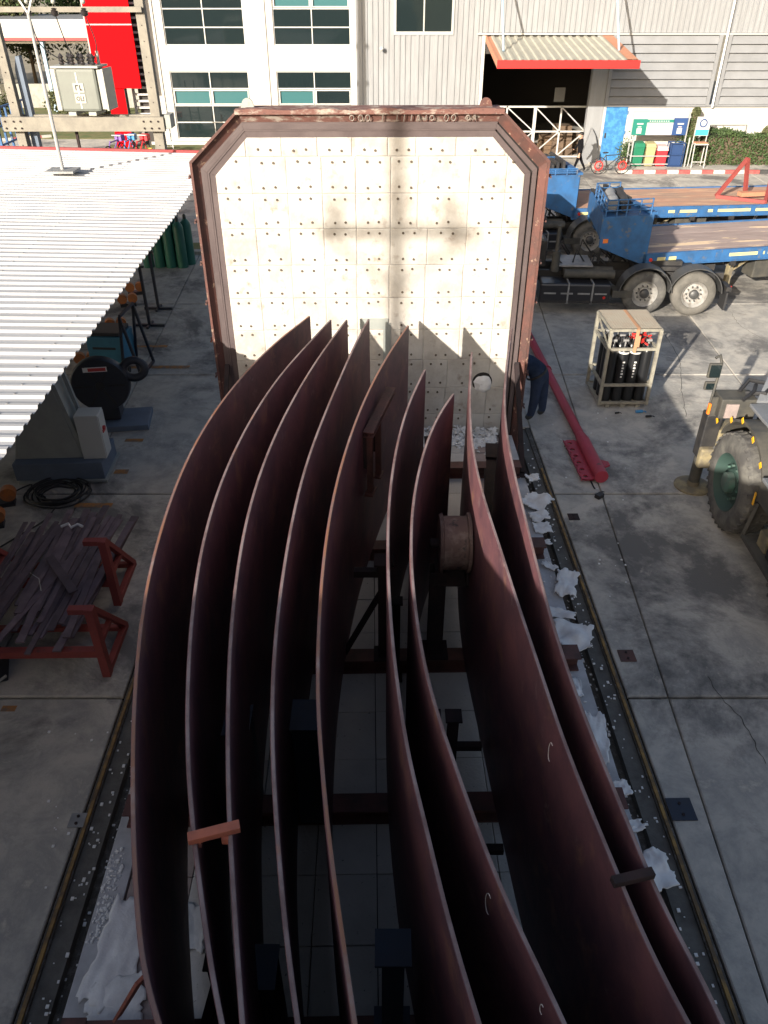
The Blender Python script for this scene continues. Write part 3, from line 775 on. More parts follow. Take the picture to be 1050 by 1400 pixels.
# fibre blanket scraps
def scrap(cx, cy, z, w, l, rz, lab, seed, lift=.05):
    rnd = random.Random(seed); N = 22; m = MB(); vs = []; idx = {}
    for i in range(N+1):
        for j in range(N+1):
            u, v = i/N*2-1, j/N*2-1
            rr = math.hypot(u, v); th = math.atan2(v, u)
            edge = .78+.25*noise.noise(Vector((math.cos(th)*1.6+seed, math.sin(th)*1.6, seed*.3)))+.10*noise.noise(Vector((math.cos(th)*5+seed, math.sin(th)*5, 3)))
            if abs(u) > .84+.26*noise.noise(Vector((v*1.9+seed, 7, 2)))+.10*noise.noise(Vector((v*8+seed, 1, 2))) or abs(v) > .86+.26*noise.noise(Vector((3, u*1.9+seed, 2)))+.10*noise.noise(Vector((5, u*8+seed, 2))): continue
            idx[(i, j)] = len(vs)
            zz = lift*(.5+noise.noise(Vector((u*1.3+seed, v*1.3, 0))))+.015*noise.noise(Vector((u*4, v*4, seed)))
            vs.append(Vector((u*w/2, v*l/2, max(.004, zz))))
    fs = []
    for i in range(N):
        for j in range(N):
            k = [(i,j),(i+1,j),(i+1,j+1),(i,j+1)]
            if all(q in idx for q in k): fs.append(tuple(idx[q] for q in k))
            elif sum(q in idx for q in k) == 3: fs.append(tuple(idx[q] for q in k if q in idx))
    m.add(vs, fs); ob = m.build('fibre_blanket', M['fibre_white'], None, smooth=True)
    md = ob.modifiers.new('solid', 'SOLIDIFY'); md.thickness = .012; md.offset = 1
    ob.location = (cx, cy, z); ob.rotation_euler = (0, 0, rz)
    tag(ob, lab, 'insulation scrap', 'torn white fibre blanket scraps on the car edge')
SCR = [ (262,1268,.22,.40,.1,'white fibre scrap on the deck between the two leftmost plates at the bottom',.03),
 (728,655,.20,.18,.2,'small white fibre scrap at the foot of the dark diagonal brace',.05),
 (733,688,.42,.38,.9,'crumpled white fibre blanket between the farthest and second beam ends, nearest the door',.08),
 (737,708,.28,.22,.3,'small crumpled white fibre piece just below the farthest crumpled blanket',.06),
 (741,722,.25,.25,.1,'bluish white fibre piece just above the second beam end from the door',.04),
 (741,742,.24,.10,.0,'thin white fibre sliver lying against the second beam end',.03),
 (751,775,.20,.12,-.7,'thin torn white strip just below the second beam end from the door',.03),
 (774,800,.26,.50,-.3,'long upright torn white fibre sheet midway between the second and third beam ends',.07),
 (762,840,.42,.16,-.25,'flat white fibre strip above the biggest crumpled sheet by the third beam end',.05),
 (783,872,.42,.46,-.2,'large crumpled white fibre sheet lying against the third beam end',.09),
 (784,940,.17,.28,.0,'small pointed white fibre scrap just below the third beam end',.04),
 (815,1010,.22,.62,-.15,'long smooth white fibre sheet halfway between the third and fourth beam ends',.04),
 (846,1080,.22,.16,.3,'small white fibre scrap just above the fourth beam end',.04),
 (866,1130,.18,.12,.2,'small white triangle of fibre just below the fourth beam end',.03),
 (895,1190,.28,.36,.3,'large pale fibre pad under the short dark bar at the right',.05),
 (166,1300,.36,.85,-.1,'large white fibre blanket spread on the deck at the bottom left',.05),
 (158,1378,.40,.40,.2,'white fibre sheet in the bottom left corner under the orange strip',.05)]
for k, (px, py, w_, l_, rz, lab, lf) in enumerate(SCR):
    p = W(px, py, .40); scrap(p.x, p.y, .403, w_*1.3, l_*1.25, rz, lab, k*3.7+1, lf)
# white crumbs on the deck edge
cr = MB()
for i in range(420):
    if random.random() < .5: p = W(random.gauss(170,9), random.uniform(1160,1290), .385); p.x = -2.3-random.random()*.13-p.y*.0164
    else: p = Vector((random.uniform(2.0,2.42), random.uniform(2.5,11), 0)); p.x -= p.y*.0164
    r = random.choice((.004,.006,.009,.014)); cr.sph((p.x, p.y, .386+r*.5), r, 6, 4, (random.uniform(.6,1.6), random.uniform(.6,1.8), .8))
cr.build('fibre_crumbs', M['fibre_white'], stuff=True)
# ================================================================== OPEN SHED ROOF (left)
sa = R(2.4)
shed = thing('open_shed', 'low open shed with a white corrugated roof and red trim, left of the furnace car', 'shed', (-3.72, 3.0, 0), sa)
SLOPE = math.tan(R(1.6))
def rz(x): return 3.0 - x*SLOPE     # x negative to the left -> higher
pitch = .25; NS = 27; WID = 11.0
for k in range(NS):
    m = MB(); y0 = k*.75; prof = []
    for r in range(3):
        b = y0+r*pitch
        prof += [(b,0),(b+.085,0),(b+.11,.032),(b+.175,.032),(b+.20,0)]
    prof.append((y0+.75+.004, .0))
    vs = []
    jx = random.uniform(-.012,.012)
    for (y, h) in prof: vs += [Vector((0+jx, y, rz(0)+h)), Vector((-WID, y, rz(-WID)+h))]
    n = len(prof)
    lo = [v-Vector((0,0,.004)) for v in vs]
    m.add(vs+lo, [(2*i, 2*i+1, 2*i+3, 2*i+2) for i in range(n-1)]+[(2*n+2*i, 2*n+2*i+2, 2*n+2*i+3, 2*n+2*i+1) for i in range(n-1)]+[(2*i, 2*i+2, 2*n+2*i+2, 2*n+2*i) for i in range(n-1)])
    m.build('roof_sheet', M['roof_white'], shed)
    m = MB()
    for xx in (-.35,-2.1,-3.9,-5.7,-7.5,-9.3):
        for r in range(3): m.cyl((xx,y0+r*pitch+.142,rz(xx)+.032),(xx,y0+r*pitch+.142,rz(xx)+.042),.012,n=6)
    m.build('roof_screws', M['grey_plate'], shed, stuff=True)
LEN = NS*.75
m = MB(); m.bar((0.02,LEN+.04,rz(0)-.02), (-WID,LEN+.04,rz(-WID)-.02), .09, .20); m.build('roof_trim', M['red_trim'], shed)
m = MB()
for y in range(1, NS*3, 4): m.bar((-.10, y*pitch+.03, rz(0)-.06), (-WID, y*pitch+.03, rz(-WID)-.06), .05, .07)
m.each('purlin', M['dark_steel'], shed)
for y in (.6, 7.3, 13.9, 20.0):
    for x in (-4.2, -10.5):
        m = MB(); m.box(x-.06, x+.06, y-.06, y+.06, 0, rz(x)-.1); m.build('post', M['machine_grey'], shed)
# thin roof mast
p = W(85,229,3.27); 
t = thing('roof_mast', 'thin leaning grey mast with forked top standing on a square plate on the shed roof', 'mast', (p.x, p.y, 3.18))
m = MB(); m.box(-.34,.34,-.28,.28,.0,.05); m.build('base_plate', M['grey_plate'], t)
m = MB(); m.cyl((0,0,.05),(0,0,3.2),.045,.035,n=8); m.build('pole', M['alu'], t, smooth=True)
m = MB()
for s in (-1,1): m.bar((0,0,3.2),(s*.18,0,3.55),.035)
m.build('fork', M['alu'], t)

# ================================================================== things under and beside the shed
def tape(m): pass
# --- positioner with faceplate
t = thing('welding_positioner', 'welding positioner with grey wedge housing on a blue grey base, at the shed edge', 'machine', (-5.35, 11.4, 0), R(3))
m = MB(); m.box(-.85,.62,-.42,.42,.06,.38); m.build('base', M['machine_blue'], t, bevel=.01)
m = MB(); m.box(-.80,.66,-.47,.47,.02,.06); m.build('skid', M['machine_grey'], t)
m = MB(); P = [Vector(q) for q in ((-.85,0,.38),(.28,0,.38),(.02,0,1.9),(-.42,0,1.9))]; m.prism(P,(0,-.25,0),(0,.25,0)); m.build('housing', M['machine_grey'], t, bevel=.012)
m = MB(); m.bar((.30,-.2,.40),(.04,-.2,1.9),.09,.09); m.bar((.34,.16,.4),(.12,.16,1.9),.06,.06); m.build('column', M['machine_grey'], t)
t = thing('control_cabinet', 'pale grey control cabinet with a red switch, on the positioner base', 'cabinet', (-4.85, 11.28, .385), R(3))
m = MB(); m.box(-.19,.19,-.16,.16,.0,.80); m.build('body', M['cabinet_white'], t, bevel=.01)
m = MB(); m.box(.19,.20,-.14,.14,.03,.77); m.build('door', M['cabinet_white'], t)
m = MB(); m.cyl((.20,-.03,.52),(.235,-.03,.52),.035,n=10); m.box(.20,.215,-.09,.03,.45,.50); m.build('switch', M['label_red'], t)
p = W(130,545,0)
t = thing('faceplate_machine', 'round dark faceplate with a red and white label, behind the pale cabinet', 'machine', (-5.18, 12.95, 0), R(8))
m = MB(); m.lathe([(-.05,.01),(-.05,.50),(0,.52),(.12,.52),(.14,.46),(.14,.01)], (0,-.1,.92), (0,1,0), 40); m.build('faceplate', M['dark_mach'], t, smooth=True)
m = MB(); m.lathe([(-.07,.01),(-.07,.08),(-.04,.09)], (0,-.1,.92), (0,1,0), 20); 
for a in range(6): m.bar((.12*math.cos(a*PI/3), -.155, .92+.12*math.sin(a*PI/3)), (.44*math.cos(a*PI/3), -.155, .92+.44*math.sin(a*PI/3)), .012, .03)
m.build('hub', M['chassis'], t)
m = MB(); m.box(-.24,.18,-.162,-.152,1.20,1.29); m.build('label_plate', M['white_print'], t)
m = MB(); m.box(-.15,.16,-.166,-.160,1.215,1.275); m.build('red_print', M['label_red'], t)
m = MB(); m.box(-.2,.2,.05,.45,.12,.95); m.build('gearbox', M['dark_mach'], t, bevel=.02)
m = MB(); m.box(-.45,.72,-.22,.55,.0,.11); m.build('base', M['machine_blue'], t, bevel=.01)
m = MB(); m.tube([(.62+.19*math.cos(a), .0+.05*math.sin(a), 1.15+.15*math.sin(a)) for a in [2*PI*q/24 for q in range(24)]], .075, 10, closed=True); m.build('ring_arm', M['dark_mach'], t, smooth=True)
m = MB(); m.bar((.2,.1,1.15),(.5,.05,1.2),.1); m.build('arm', M['dark_mach'], t)
# --- blue welding machine + trolley frame
t = thing('welding_machine', 'bright blue welding machine with dark top, under the shed edge', 'welding machine', (-5.85, 15.65, 0), R(-4))
m = MB(); m.box(-.42,.35,-.3,.4,.12,.82); m.build('case', M['weld_blue'], t, bevel=.02)
m = MB(); m.box(-.36,.30,-.25,.35,.82,.90); m.build('top', M['dark_mach'], t, bevel=.01)
m = MB(); m.box(-.3,.2,-.306,-.3,.55,.60); m.build('print', M['dark_mach'], t)
for sx in (-1, 1):
    m = MB(); m.cyl((sx*.32,-.2,.07),(sx*.38,-.2,.07),.07,n=12); m.build('wheel', M['rubber_black'], t)
t = thing('tube_frame', 'dark blue tubular frame beside the blue welding machine', 'steel frame', (-5.32, 15.5, 0), R(-4))
m = MB()
for pth in ([(-.2,-.35,.02),(-.05,-.35,1.35),(-.05,.45,1.35),(-.2,.45,.02)], [(.18,-.35,.02),(-.05,-.35,1.3)], [(.18,.45,.02),(-.05,.45,1.3)], [(.18,-.35,.04),(.18,.45,.04)], [(-.2,-.35,.04),(.18,-.35,.04)]):
    for a, b in zip(pth, pth[1:]): m.bar(a, b, .05)
m.build('frame', M['navy_steel'], t)
# --- T stands
def tstand(px, py, lab, h=1.45):
    p = W(px, py); t = thing('pipe_stand', lab, 'stand', p, R(-2), 'dark T-footed pipe stands')
    m = MB(); m.box(-.03,.03,-.03,.03,.0,h); m.build('upright', M['navy_steel'], t)
    m = MB(); m.bar((-.36,0,.03),(.36,0,.03),.06); m.bar((0,-.2,.03),(0,.25,.03),.05); m.build('foot', M['navy_steel'], t)
    m = MB(); m.bar((-.10,0,h),(.10,0,h),.06,.04); m.build('head', M['navy_steel'], t)
tstand(205,446,'nearer dark T-footed stand holding a yellow tube, under the shed edge')
tstand(217,423,'farther dark T-footed stand holding a yellow tube, under the shed edge')
a = W(205,446); b = W(217,423); c = (a+b)/2
m = MB(); d = b-a; m.cyl(-d*.75+Vector((0,0,0)), d*.75, .05, n=10); ob = m.build('yellow_tube', M['yellow_mach'], smooth=True); ob.location = (c.x, c.y, 1.53)
tag(ob, 'yellow tube laid across the two dark T-footed stands', 'tube')
# --- orange pipe rollers
def roller(px, py, lab, z=0, rz_=0.3):
    p = W(px, py); t = thing('pipe_roller', lab, 'roller', (p.x, p.y, z), rz_, 'orange pipe rollers beneath the shed roof')
    m = MB(); m.box(-.2,.2,-.10,.10,0,.08); m.build('base', M['dark_mach'], t)
    for s in (-1, 1):
        m = MB(); m.cyl((s*.13,-.07,.2),(s*.13,.07,.2),.12,n=16); m.build('wheel', M['orange_mach'], t, smooth=True)
for px, py, lab, in ((176,418,'orange roller by the nearer T-footed stand, half under the shed edge'),(186,402,'orange roller between the two T-footed stands and the shed edge'),
        (160,452,'orange roller just behind the blue welding machine'),(147,462,'orange roller left of the blue welding machine'),
        (4,690,'orange roller left of the black cable coil at the left edge'),(-12,720,'nearest orange roller at the left picture edge'),(120,500,'orange roller above the round faceplate')):
    roller(px, py, lab)
# --- green gas cylinders
t0 = thing('gas_cylinder', 'front right tall green gas cylinder of the cluster by the door frame', 'gas cylinder', (0,0,0), 0, 'green gas cylinders under the shed end')
m = MB(); m.lathe([(0,.01),(0,.155),(1.12,.155),(1.20,.135),(1.27,.08),(1.30,.05)], (0,0,.0), (0,0,1), 18); m.build('bottle', M['cyl_green'], t0, smooth=True)
m = MB(); m.lathe([(1.29,.05),(1.40,.045),(1.43,.02),(1.43,.0)], (0,0,0), (0,0,1), 10); m.build('valve_cap', M['cyl_cap'], t0, smooth=True)
labs = ['front right tall green gas cylinder of the cluster by the door frame','second green gas cylinder from the right in the front row','third green gas cylinder from the right in the front row','leftmost green gas cylinder in the front row, nearly under the roof',
 'rightmost green gas cylinder in the back row','second green gas cylinder from the right in the back row','third green gas cylinder from the right in the back row','green gas cylinder standing alone at the rear of the cluster']
q = W(249,366)
for i, lb in enumerate(labs):
    x = q.x+.02-(i % 4)*.335+(.15 if i >= 4 else 0); y = q.y+.1+(i//4)*.30+random.uniform(-.03,.03)
    if i == 7: x, y = q.x-.25, q.y+.75
    o = t0 if i == 0 else dup(t0, (x, y, 0), 0, lb)
    if i == 0: t0.location = (x, y, 0)
# patch of grass and kerb seen between cylinders and door
m = MB(); a = W(240,345); m.box(a.x-1.2, a.x+2.6, a.y, a.y+.9, 0, .05); struct(m.build('grass_verge', M['grass']))
m = MB(); m.box(a.x-1.2, a.x+2.6, a.y-.25, a.y-.01, 0, .10); struct(m.build('verge_kerb', M['concrete_grey']))
# --- cable coil and loose cables
t = thing('cable_coil', 'black cable coil lying on the floor in front of the grey positioner', 'cable coil', W(80,676,0))
for k in range(9):
    r = .22+.028*k; m = MB()
    m.tube([((r+.03*math.sin(2*a+k))*math.cos(a)*1.15+.02*math.sin(k*2), (r+.02*math.cos(3*a+k))*math.sin(a), .02+.024*(k % 4)+.012*math.sin(3*a+k)) for a in [2*PI*i/30 for i in range(30)]], .014, 6, closed=True)
    m.build('cable_turn', M['cable'], t, smooth=True)
def cable(pix, lab, r=.012, mt='cable'):
    pts = smooth_path([W(a, b, .014) for a, b in pix], 40); c = pts[0].copy(); m = MB(); m.tube([p-c for p in pts], r, 6)
    o = m.build('cable', M[mt], smooth=True); o.location = c; return tag(o, lab, 'cable')
cable([(78,640),(60,655),(28,668),(0,684),(-20,690)], 'loose black cable running left from the positioner to the picture edge')
cable([(40,648),(45,668),(62,680)], 'short black cable joining the coil to the positioner', .014)
cable([(76,694),(60,712),(30,730),(0,748)], 'thin dark cable running from the coil down past the steel strips')
cable([(110,625),(116,645),(120,662)], 'short black cable hanging in front of the positioner base', .014)
# --- red trestles with a pile of strips
def trestle(x0, x1, y, lab, rzz=0.0):
    t = thing('steel_trestle', lab, 'trestle', (x1, y, 0), rzz); L = x0-x1
    m = MB(); m.bar((-.02,0,.38),(L,0,.38),.10,.10); m.build('beam', M['trestle_red'], t, bevel=.004)
    m = MB(); m.bar((-.02,.72,.10),(L,.72,.10),.07,.07); m.build('tie', M['trestle_red'], t)
    for x in (0, L):
        m = MB(); m.bar((x,0,0),(x,0,1.08),.10,.11, up=(0,1,0)); m.build('upright', M['trestle_red'], t, bevel=.004)
        m = MB(); m.bar((x,.03,.04),(x,.85,.04),.08,.08); m.bar((x,.82,.06),(x,.05,1.02),.08,.07); m.bar((x,.05,.5),(x,.45,.5),.06,.06); m.build('side_brace', M['trestle_red'], t, bevel=.004)
        m = MB(); m.bar((x,0,1.05),(x+(-.24 if x == 0 else .24),0,1.05),.09,.07); m.build('stub_arm', M['trestle_red'], t)
trestle(-5.1, -3.38, 6.62, 'nearer red steel trestle carrying the near ends of the steel strips', R(1))
trestle(-5.2, -3.62, 7.92, 'farther red steel trestle under the far ends of the steel strips', R(1))
pr = random.Random(3)
strip_labs = {0: 'short steel strip lying crossways on top of the pile', 1: 'rightmost long steel strip of the pile on the red trestles', 2: 'steel strip poking out lowest towards the camera from the pile'}
for i in range(40):
    L = pr.uniform(1.8,2.7); w = pr.choice((.06,.07,.09,.10)); layer = i//14
    x = -3.78-((i % 14)*.105)+pr.uniform(-.05,.05); z = .445+layer*.036+pr.random()*.02; ang = R(pr.uniform(-5,7))-R(2)
    y = 8.0+pr.uniform(-.3,.35); grp = 'flat steel strips piled on the red trestles'
    tilt = pr.uniform(-.02,.02)
    lab = 'long rusty flat steel strip in the loose pile across the red trestles'
    if i == 0: lab = strip_labs[1]; L = 2.6; w = .11; y = 8.05; ang = R(-2); z = .455; x = -3.74
    m = MB(); m.box(-w/2, w/2, -L/2, L/2, 0, .022)
    if i == 38: lab = strip_labs[0]; L = .85; 
    if i == 38:
        m = MB(); m.box(-.055,.055,-.46,.46,0,.014); p = W(84,785,.60); x, y, z, ang, tilt = p.x, p.y, .60, R(38), .0
    if i == 39: lab = strip_labs[2]; p = W(60,830,.53); x, y, z, ang = p.x-.15, 7.45, .535, R(-12); m = MB(); m.box(-.045,.045,-1.1,1.1,0,.014)
    if i == 37: p = W(38,800,.56); lab = 'thin pale bent rod lying on top of the strip pile'; 
    if i == 37:
        m = MB(); m.tube([(0,-.25,0),(.02,0,.01),(-.06,.2,0)], .006, 5); x, y, z, ang = p.x+.12, p.y+.05, .61, R(30)
    o = m.build('steel_strip' if i != 37 else 'bent_rod', M['strip_steel'] if i != 37 else M['alu']); o.location = (x, y, z); o.rotation_euler = (tilt, pr.uniform(-.04,.04), ang)
    tag(o, lab, 'steel strip' if i != 37 else 'rod', grp if i not in (0,37,38,39) else None)
p = W(98,720,.62); m = MB(); m.tube([(-.15,0,0),(-.05,.03,.03),(0,-.02,0),(.08,.03,.02),(.16,0,.0)], .02, 6); o = m.build('wire_hank', M['fibre_white'], smooth=True); o.location = p
tag(o, 'small pale twisted wire hank on the far end of the strip pile', 'wire')
# dark machine corner lower left
p = W(8,925,0); t = thing('dark_machine', 'dark machine corner cut off by the left picture edge below the trestle', 'machine', (p.x-.32, p.y, 0), R(20))
m = MB(); P = [Vector(q) for q in ((-.6,0,0),(.34,0,0),(.10,0,.55),(-.6,0,.75))]; m.prism(P,(0,-.2,0),(0,.3,0)); m.build('casing', M['dark_mach'], t, bevel=.02)
m = MB(); m.bar((.22,-.23,.05),(.34,-.23,.12),.03,.02); m.build('handle', M['alu'], t)

# ================================================================== RIGHT YARD: red tube, cage, people
a = W(733,478,.12); b = W(822,652,.12)
c = (a+b)/2; d = b-a; ang = math.atan2(d.y, d.x); L = d.length
t = thing('lifting_beam', 'long red tubular lifting beam with a holed end plate lying on the concrete', 'lifting beam', (c.x, c.y, .0), ang)
m = MB(); m.cyl((-L/2-1.2,0,.12),(L/2,0,.12),.085,n=20); m.build('tube', M['beam_red'], t, smooth=True)
m = MB(); m.cyl((L/2-1.45,0,.12),(L/2-1.2,0,.13),.088,.115,n=20); m.cyl((L/2-1.2,0,.13),(L/2+.02,0,.13),.115,n=20); m.build('sleeve', M['beam_red'], t, smooth=True)
# holed plate: two flanges running along the sleeve
m = MB(); x0, x1, y0, y1 = L/2-1.35, L/2-.0, -.32, -.07
nh = 6; seg = (x1-x0)/nh
for k in range(nh):
    xa, xb = x0+k*seg, x0+(k+1)*seg; cx, cy = (xa+xb)/2, -.235; r = .042; n = 12
    inner = [(cx+r*math.cos(2*PI*q/n), cy+r*math.sin(2*PI*q/n)) for q in range(n)]
    outer = []
    for q in range(n):
        ax, ay = math.cos(2*PI*q/n), math.sin(2*PI*q/n)
        s_ = min((seg/2)/abs(ax) if abs(ax) > 1e-6 else 9, ((y1-y0)/2)/abs(ay) if abs(ay) > 1e-6 else 9)
        outer.append((cx+ax*s_, (y0+y1)/2+ay*s_))
    for zz in (.05,.075):
        vs = [Vector((p[0],p[1],zz)) for p in inner]+[Vector((p[0],p[1],zz)) for p in outer]
        m.add(vs, [(q, (q+1) % n, n+(q+1) % n, n+q) for q in range(n)])
    vs = [Vector((p[0],p[1],.05)) for p in inner]+[Vector((p[0],p[1],.075)) for p in inner]
    m.add(vs, [(q, (q+1) % n, n+(q+1) % n, n+q) for q in range(n)])
m.bar((x0,y0,.0625),(x1,y0,.0625),.012,.025); m.bar((x0,y1,.0625),(x1,y1,.0625),.012,.025)
m.build('holed_plate', M['beam_red'], t)
m = MB(); m.prism([Vector((L/2-.55,.12,.1)), Vector((L/2-.3,.12,.1)), Vector((L/2-.36,.25,.1)), Vector((L/2-.48,.25,.1))], (0,0,0), (0,0,.03)); m.build('lug', M['beam_red'], t)
for x in (-1.6,):
    m = MB(); m.lathe([(-.02,.086),(-.02,.105),(.02,.105),(.02,.086)], (x,0,.12), (1,0,0), 20); m.build('collar', M['beam_red'], t, smooth=True)
# wire sling and shackle
pts = smooth_path([W(a_, b_, .02) for a_, b_ in ((772,610),(778,604),(784,612),(788,622),(781,618),(774,613))], 40); c = pts[0].copy()
m = MB(); m.tube([p-c for p in pts], .012, 6); o = m.build('wire_loop', M['cable'], smooth=True); o.location = c; tag(o, 'small dark wire loop beside the holed red plate', 'wire loop')
cable([(786,620),(800,640),(808,658),(813,668)], 'dark wire sling running from the loop past the end of the red tube', .012)
p = W(819,680,.0); t = thing('hook_block', 'small dark shackle lying below the end of the red tube', 'shackle', p, R(40))
m = MB(); m.box(-.07,.07,-.05,.05,0,.07); m.build('block', M['chassis'], t, bevel=.01)
m = MB(); m.tube([(.05,.0,.03),(.14,.05,.03),(.17,0,.03),(.14,-.05,.03),(.05,0,.03)], .015, 6); m.build('bow', M['chassis'], t, smooth=True)

# cage with black cylinders
ca = W(817,560); cbp = W(884,557)
t = thing('cylinder_cage', 'beige steel cage with mesh roof holding upright gas cylinders, on the concrete', 'cage', (4.73, 13.78, 0), R(1))
X, Y_, Z = .47, .98, 1.60
m = MB()
for x in (-X, X):
    for y in (0, Y_): m.box(x-.03, x+.03, y-.03, y+.03, .05, Z)
m.each('post', M['cage_paint'], t)
m = MB()
for z in (.10,.48,1.22,Z):
    for y in (0, Y_): m.bar((-X,y,z),(X,y,z),.05)
    for x in (-X, X): m.bar((x,0,z),(x,Y_,z),.05)
m.bar((-X,0,Z-.38),(-X,Y_,Z-.05),.03); m.each('rail', M['cage_paint'], t)
m = MB()
for k in range(19): m.bar((-X+.05*k+.02,0,Z+.02),(-X+.05*k+.02,Y_,Z+.02),.036,.01)
for k in range(20): m.bar((-X,.05*k+.02,Z+.035),(X,.05*k+.02,Z+.035),.02,.008)
m.build('roof_mesh', M['cage_mesh'], t, stuff=True)
m = MB()
for k in range(-1, 2): m.box(k*.3-.04,k*.3+.04,-.02,.02,.0,.06)
m.box(-X,X,0,Y_,.07,.095); m.build('floor', M['cage_paint'], t)
c0 = None
clabs = ['front left black gas cylinder in the cage','second black gas cylinder from the left in the cage front, with white print','third black gas cylinder in the cage front, with white print','front right black gas cylinder in the cage']
for r in range(3):
    for k in range(4):
        loc = Vector(t.location)+Matrix.Rotation(R(1),3,'Z') @ Vector((-.335+k*.223, .14+r*.25, .10))
        lb = clabs[k] if r == 0 else 'black gas cylinder standing behind the front row in the cage'
        if c0 is None:
            c0 = thing('gas_cylinder', lb, 'gas cylinder', loc, 0, None)
            m = MB(); m.lathe([(0,.0),(0,.105),(1.02,.105),(1.08,.09),(1.13,.05),(1.17,.035),(1.17,0)], (0,0,0), (0,0,1), 18); m.build('bottle', M['cyl_black'], c0, smooth=True)
            m = MB(); m.cyl((0,0,1.17),(0,0,1.24),.02,n=8); m.cyl((-.05,0,1.24),(.05,0,1.24),.03,n=8); m.build('valve', M['grey_plate'], c0, smooth=True)
            c = c0
        else: c = dup(c0, loc, 0, lb)
        if r: c['group'] = 'rear gas cylinders in the beige cage'
        if r == 0 and k in (1, 2):
            m = MB()
            for q in range(6):
                zz = .82-q*.06; m.box(-.022,.022-.012*(q % 2),-.109,-.104,zz,zz+.03)
            m.build('white_print', M['white_print'], c)
            m = MB(); m.lathe([(1.0,.1065),(1.035,.1065)], (0,0,0), (0,0,1), 18); m.build('white_collar', M['white_print'], c)
m = MB()
vr = random.Random(5)
for k in range(26):
    x, y = vr.uniform(.02,.36), vr.uniform(.02,.35); z = 1.32+vr.random()*.1
    m.bar((x,y,z),(x+vr.uniform(-.07,.07),y+vr.uniform(-.07,.07),z+vr.uniform(-.05,.06)),.03,.025)
m.build('red_valve_wheels', M['red_valve'], t)
m = MB()
for k in range(7):
    x = -.36+k*.05; m.tube([(x,.1+.05*(k % 3),1.28),(x+.03,.2,1.38),(x+.08,.35,1.33)], .015, 5)
m.build('hoses', M['cable'], t, smooth=True)
m = MB(); m.box(.0,.06,-.03,.95,Z+.042,Z+.05); m.box(-.01,.05,-.045,-.035,1.16,Z+.03); m.box(.03,.09,-.05,-.04,1.28,1.5); m.build('strap', M['strap_tan'], t)
for px, py, mt, lb, r in ((874,565,'plastic_blue','small blue clamp on the concrete in front of the cage',.05),(887,571,'cable','small black fitting on the concrete near the cage corner',.04),(844,566,'cable','tiny dark fitting under the front edge of the cage',.03)):
    m = MB(); m.cyl((-r*1.5,0,r*.7),(r*1.2,.02,r*.7),r*.6,n=8); m.tube([(r,0,r*.7),(r*2.2,r,r*.5),(r*2.6,0,r*.5)], r*.25, 5); o = m.build('small_fitting', M[mt], smooth=True); o.location = W(px, py); tag(o, lb, 'fitting')

# ---- people: one skinned surface per body
def skin_body(name, joints, edges, radii, mats, pick, parent, loc_off=(0,0,0), sub=2):
    me = bpy.data.meshes.new(name); me.from_pydata([tuple(j) for j in joints], edges, []); ob = bpy.data.objects.new('tmp', me); C.objects.link(ob)
    sk = ob.modifiers.new('skin', 'SKIN'); sk.use_smooth_shade = True
    for v, r in zip(me.skin_vertices[0].data, radii):
        v.radius = r if isinstance(r, tuple) else (r, r)
    me.skin_vertices[0].data[0].use_root = True
    ss = ob.modifiers.new('sub', 'SUBSURF'); ss.levels = sub; ss.render_levels = sub
    bpy.context.view_layer.update()
    dg = bpy.context.evaluated_depsgraph_get(); nm = bpy.data.meshes.new_from_object(ob.evaluated_get(dg)); nm.name = name
    bpy.data.objects.remove(ob)
    for x in mats: nm.materials.append(x)
    for p in nm.polygons:
        k = min(range(len(joints)), key=lambda i: (Vector(joints[i])-p.center).length_squared)
        p.material_index = pick(k, p.center); p.use_smooth = True
    o = bpy.data.objects.new(name, nm); C.objects.link(o); o.parent = parent
    return o
# pedestrian walking left
p = W(789,236)
t = thing('person', 'person in black clothes, cap and pale mask walking left past the white gate', 'person', p, R(0))
J = [(0,0,.82),(0,0,.98),(0,0,1.18),(0,0,1.32),(-.02,0,1.41),(-.03,0,1.50),  # pelvis..head 0-5
     (.01,-.09,.80),(-.10,-.09,.47),(-.22,-.09,.10),(-.32,-.09,.05),        # left (near) leg fwd 6-9
     (.0,.09,.80),(.14,.09,.46),(.33,.09,.14),(.26,.09,.05),                  # right leg back 10-13
     (0,-.17,1.30),(.06,-.21,1.06),(-.03,-.22,.86),(-.06,-.22,.79),        # near arm 14-17
     (0,.17,1.30),(-.08,.21,1.07),(-.20,.21,.92),(-.25,.20,.88)]              # far arm
E = [(0,1),(1,2),(2,3),(3,4),(4,5),(0,6),(6,7),(7,8),(8,9),(0,10),(10,11),(11,12),(12,13),(3,14),(14,15),(15,16),(16,17),(3,18),(18,19),(19,20),(20,21)]
RR = [(.13,.14),(.11,.13),(.12,.15),(.09,.13),.05,.055,.09,.065,.045,.04,.09,.065,.045,.04,.055,.042,.035,.03,.055,.042,.035,.03]
skin_body('body', J, E, RR, [M['black_cloth'], M['skin'], M['shoe']], lambda k, c: 1 if k in (4,5,17,21) else (2 if k in (9,13) else 0), t)
m = MB(); m.sph((-.035,0,1.50),.105,14,10,(.95,.78,1.15)); m.sph((-.135,0,1.49),.02,6,5); m.build('head', M['skin'], t, smooth=True)
m = MB(); m.sph((-.085,0,1.455),.07,10,8,(.8,.9,.75)); m.build('face_mask', M['mask'], t, smooth=True)
m = MB(); m.sph((-.02,0,1.555),.112,14,8,(.98,.85,.72)); m.box(-.20,-.08,-.07,.07,1.55,1.565); m.build('cap', M['hair_black'], t, smooth=True)
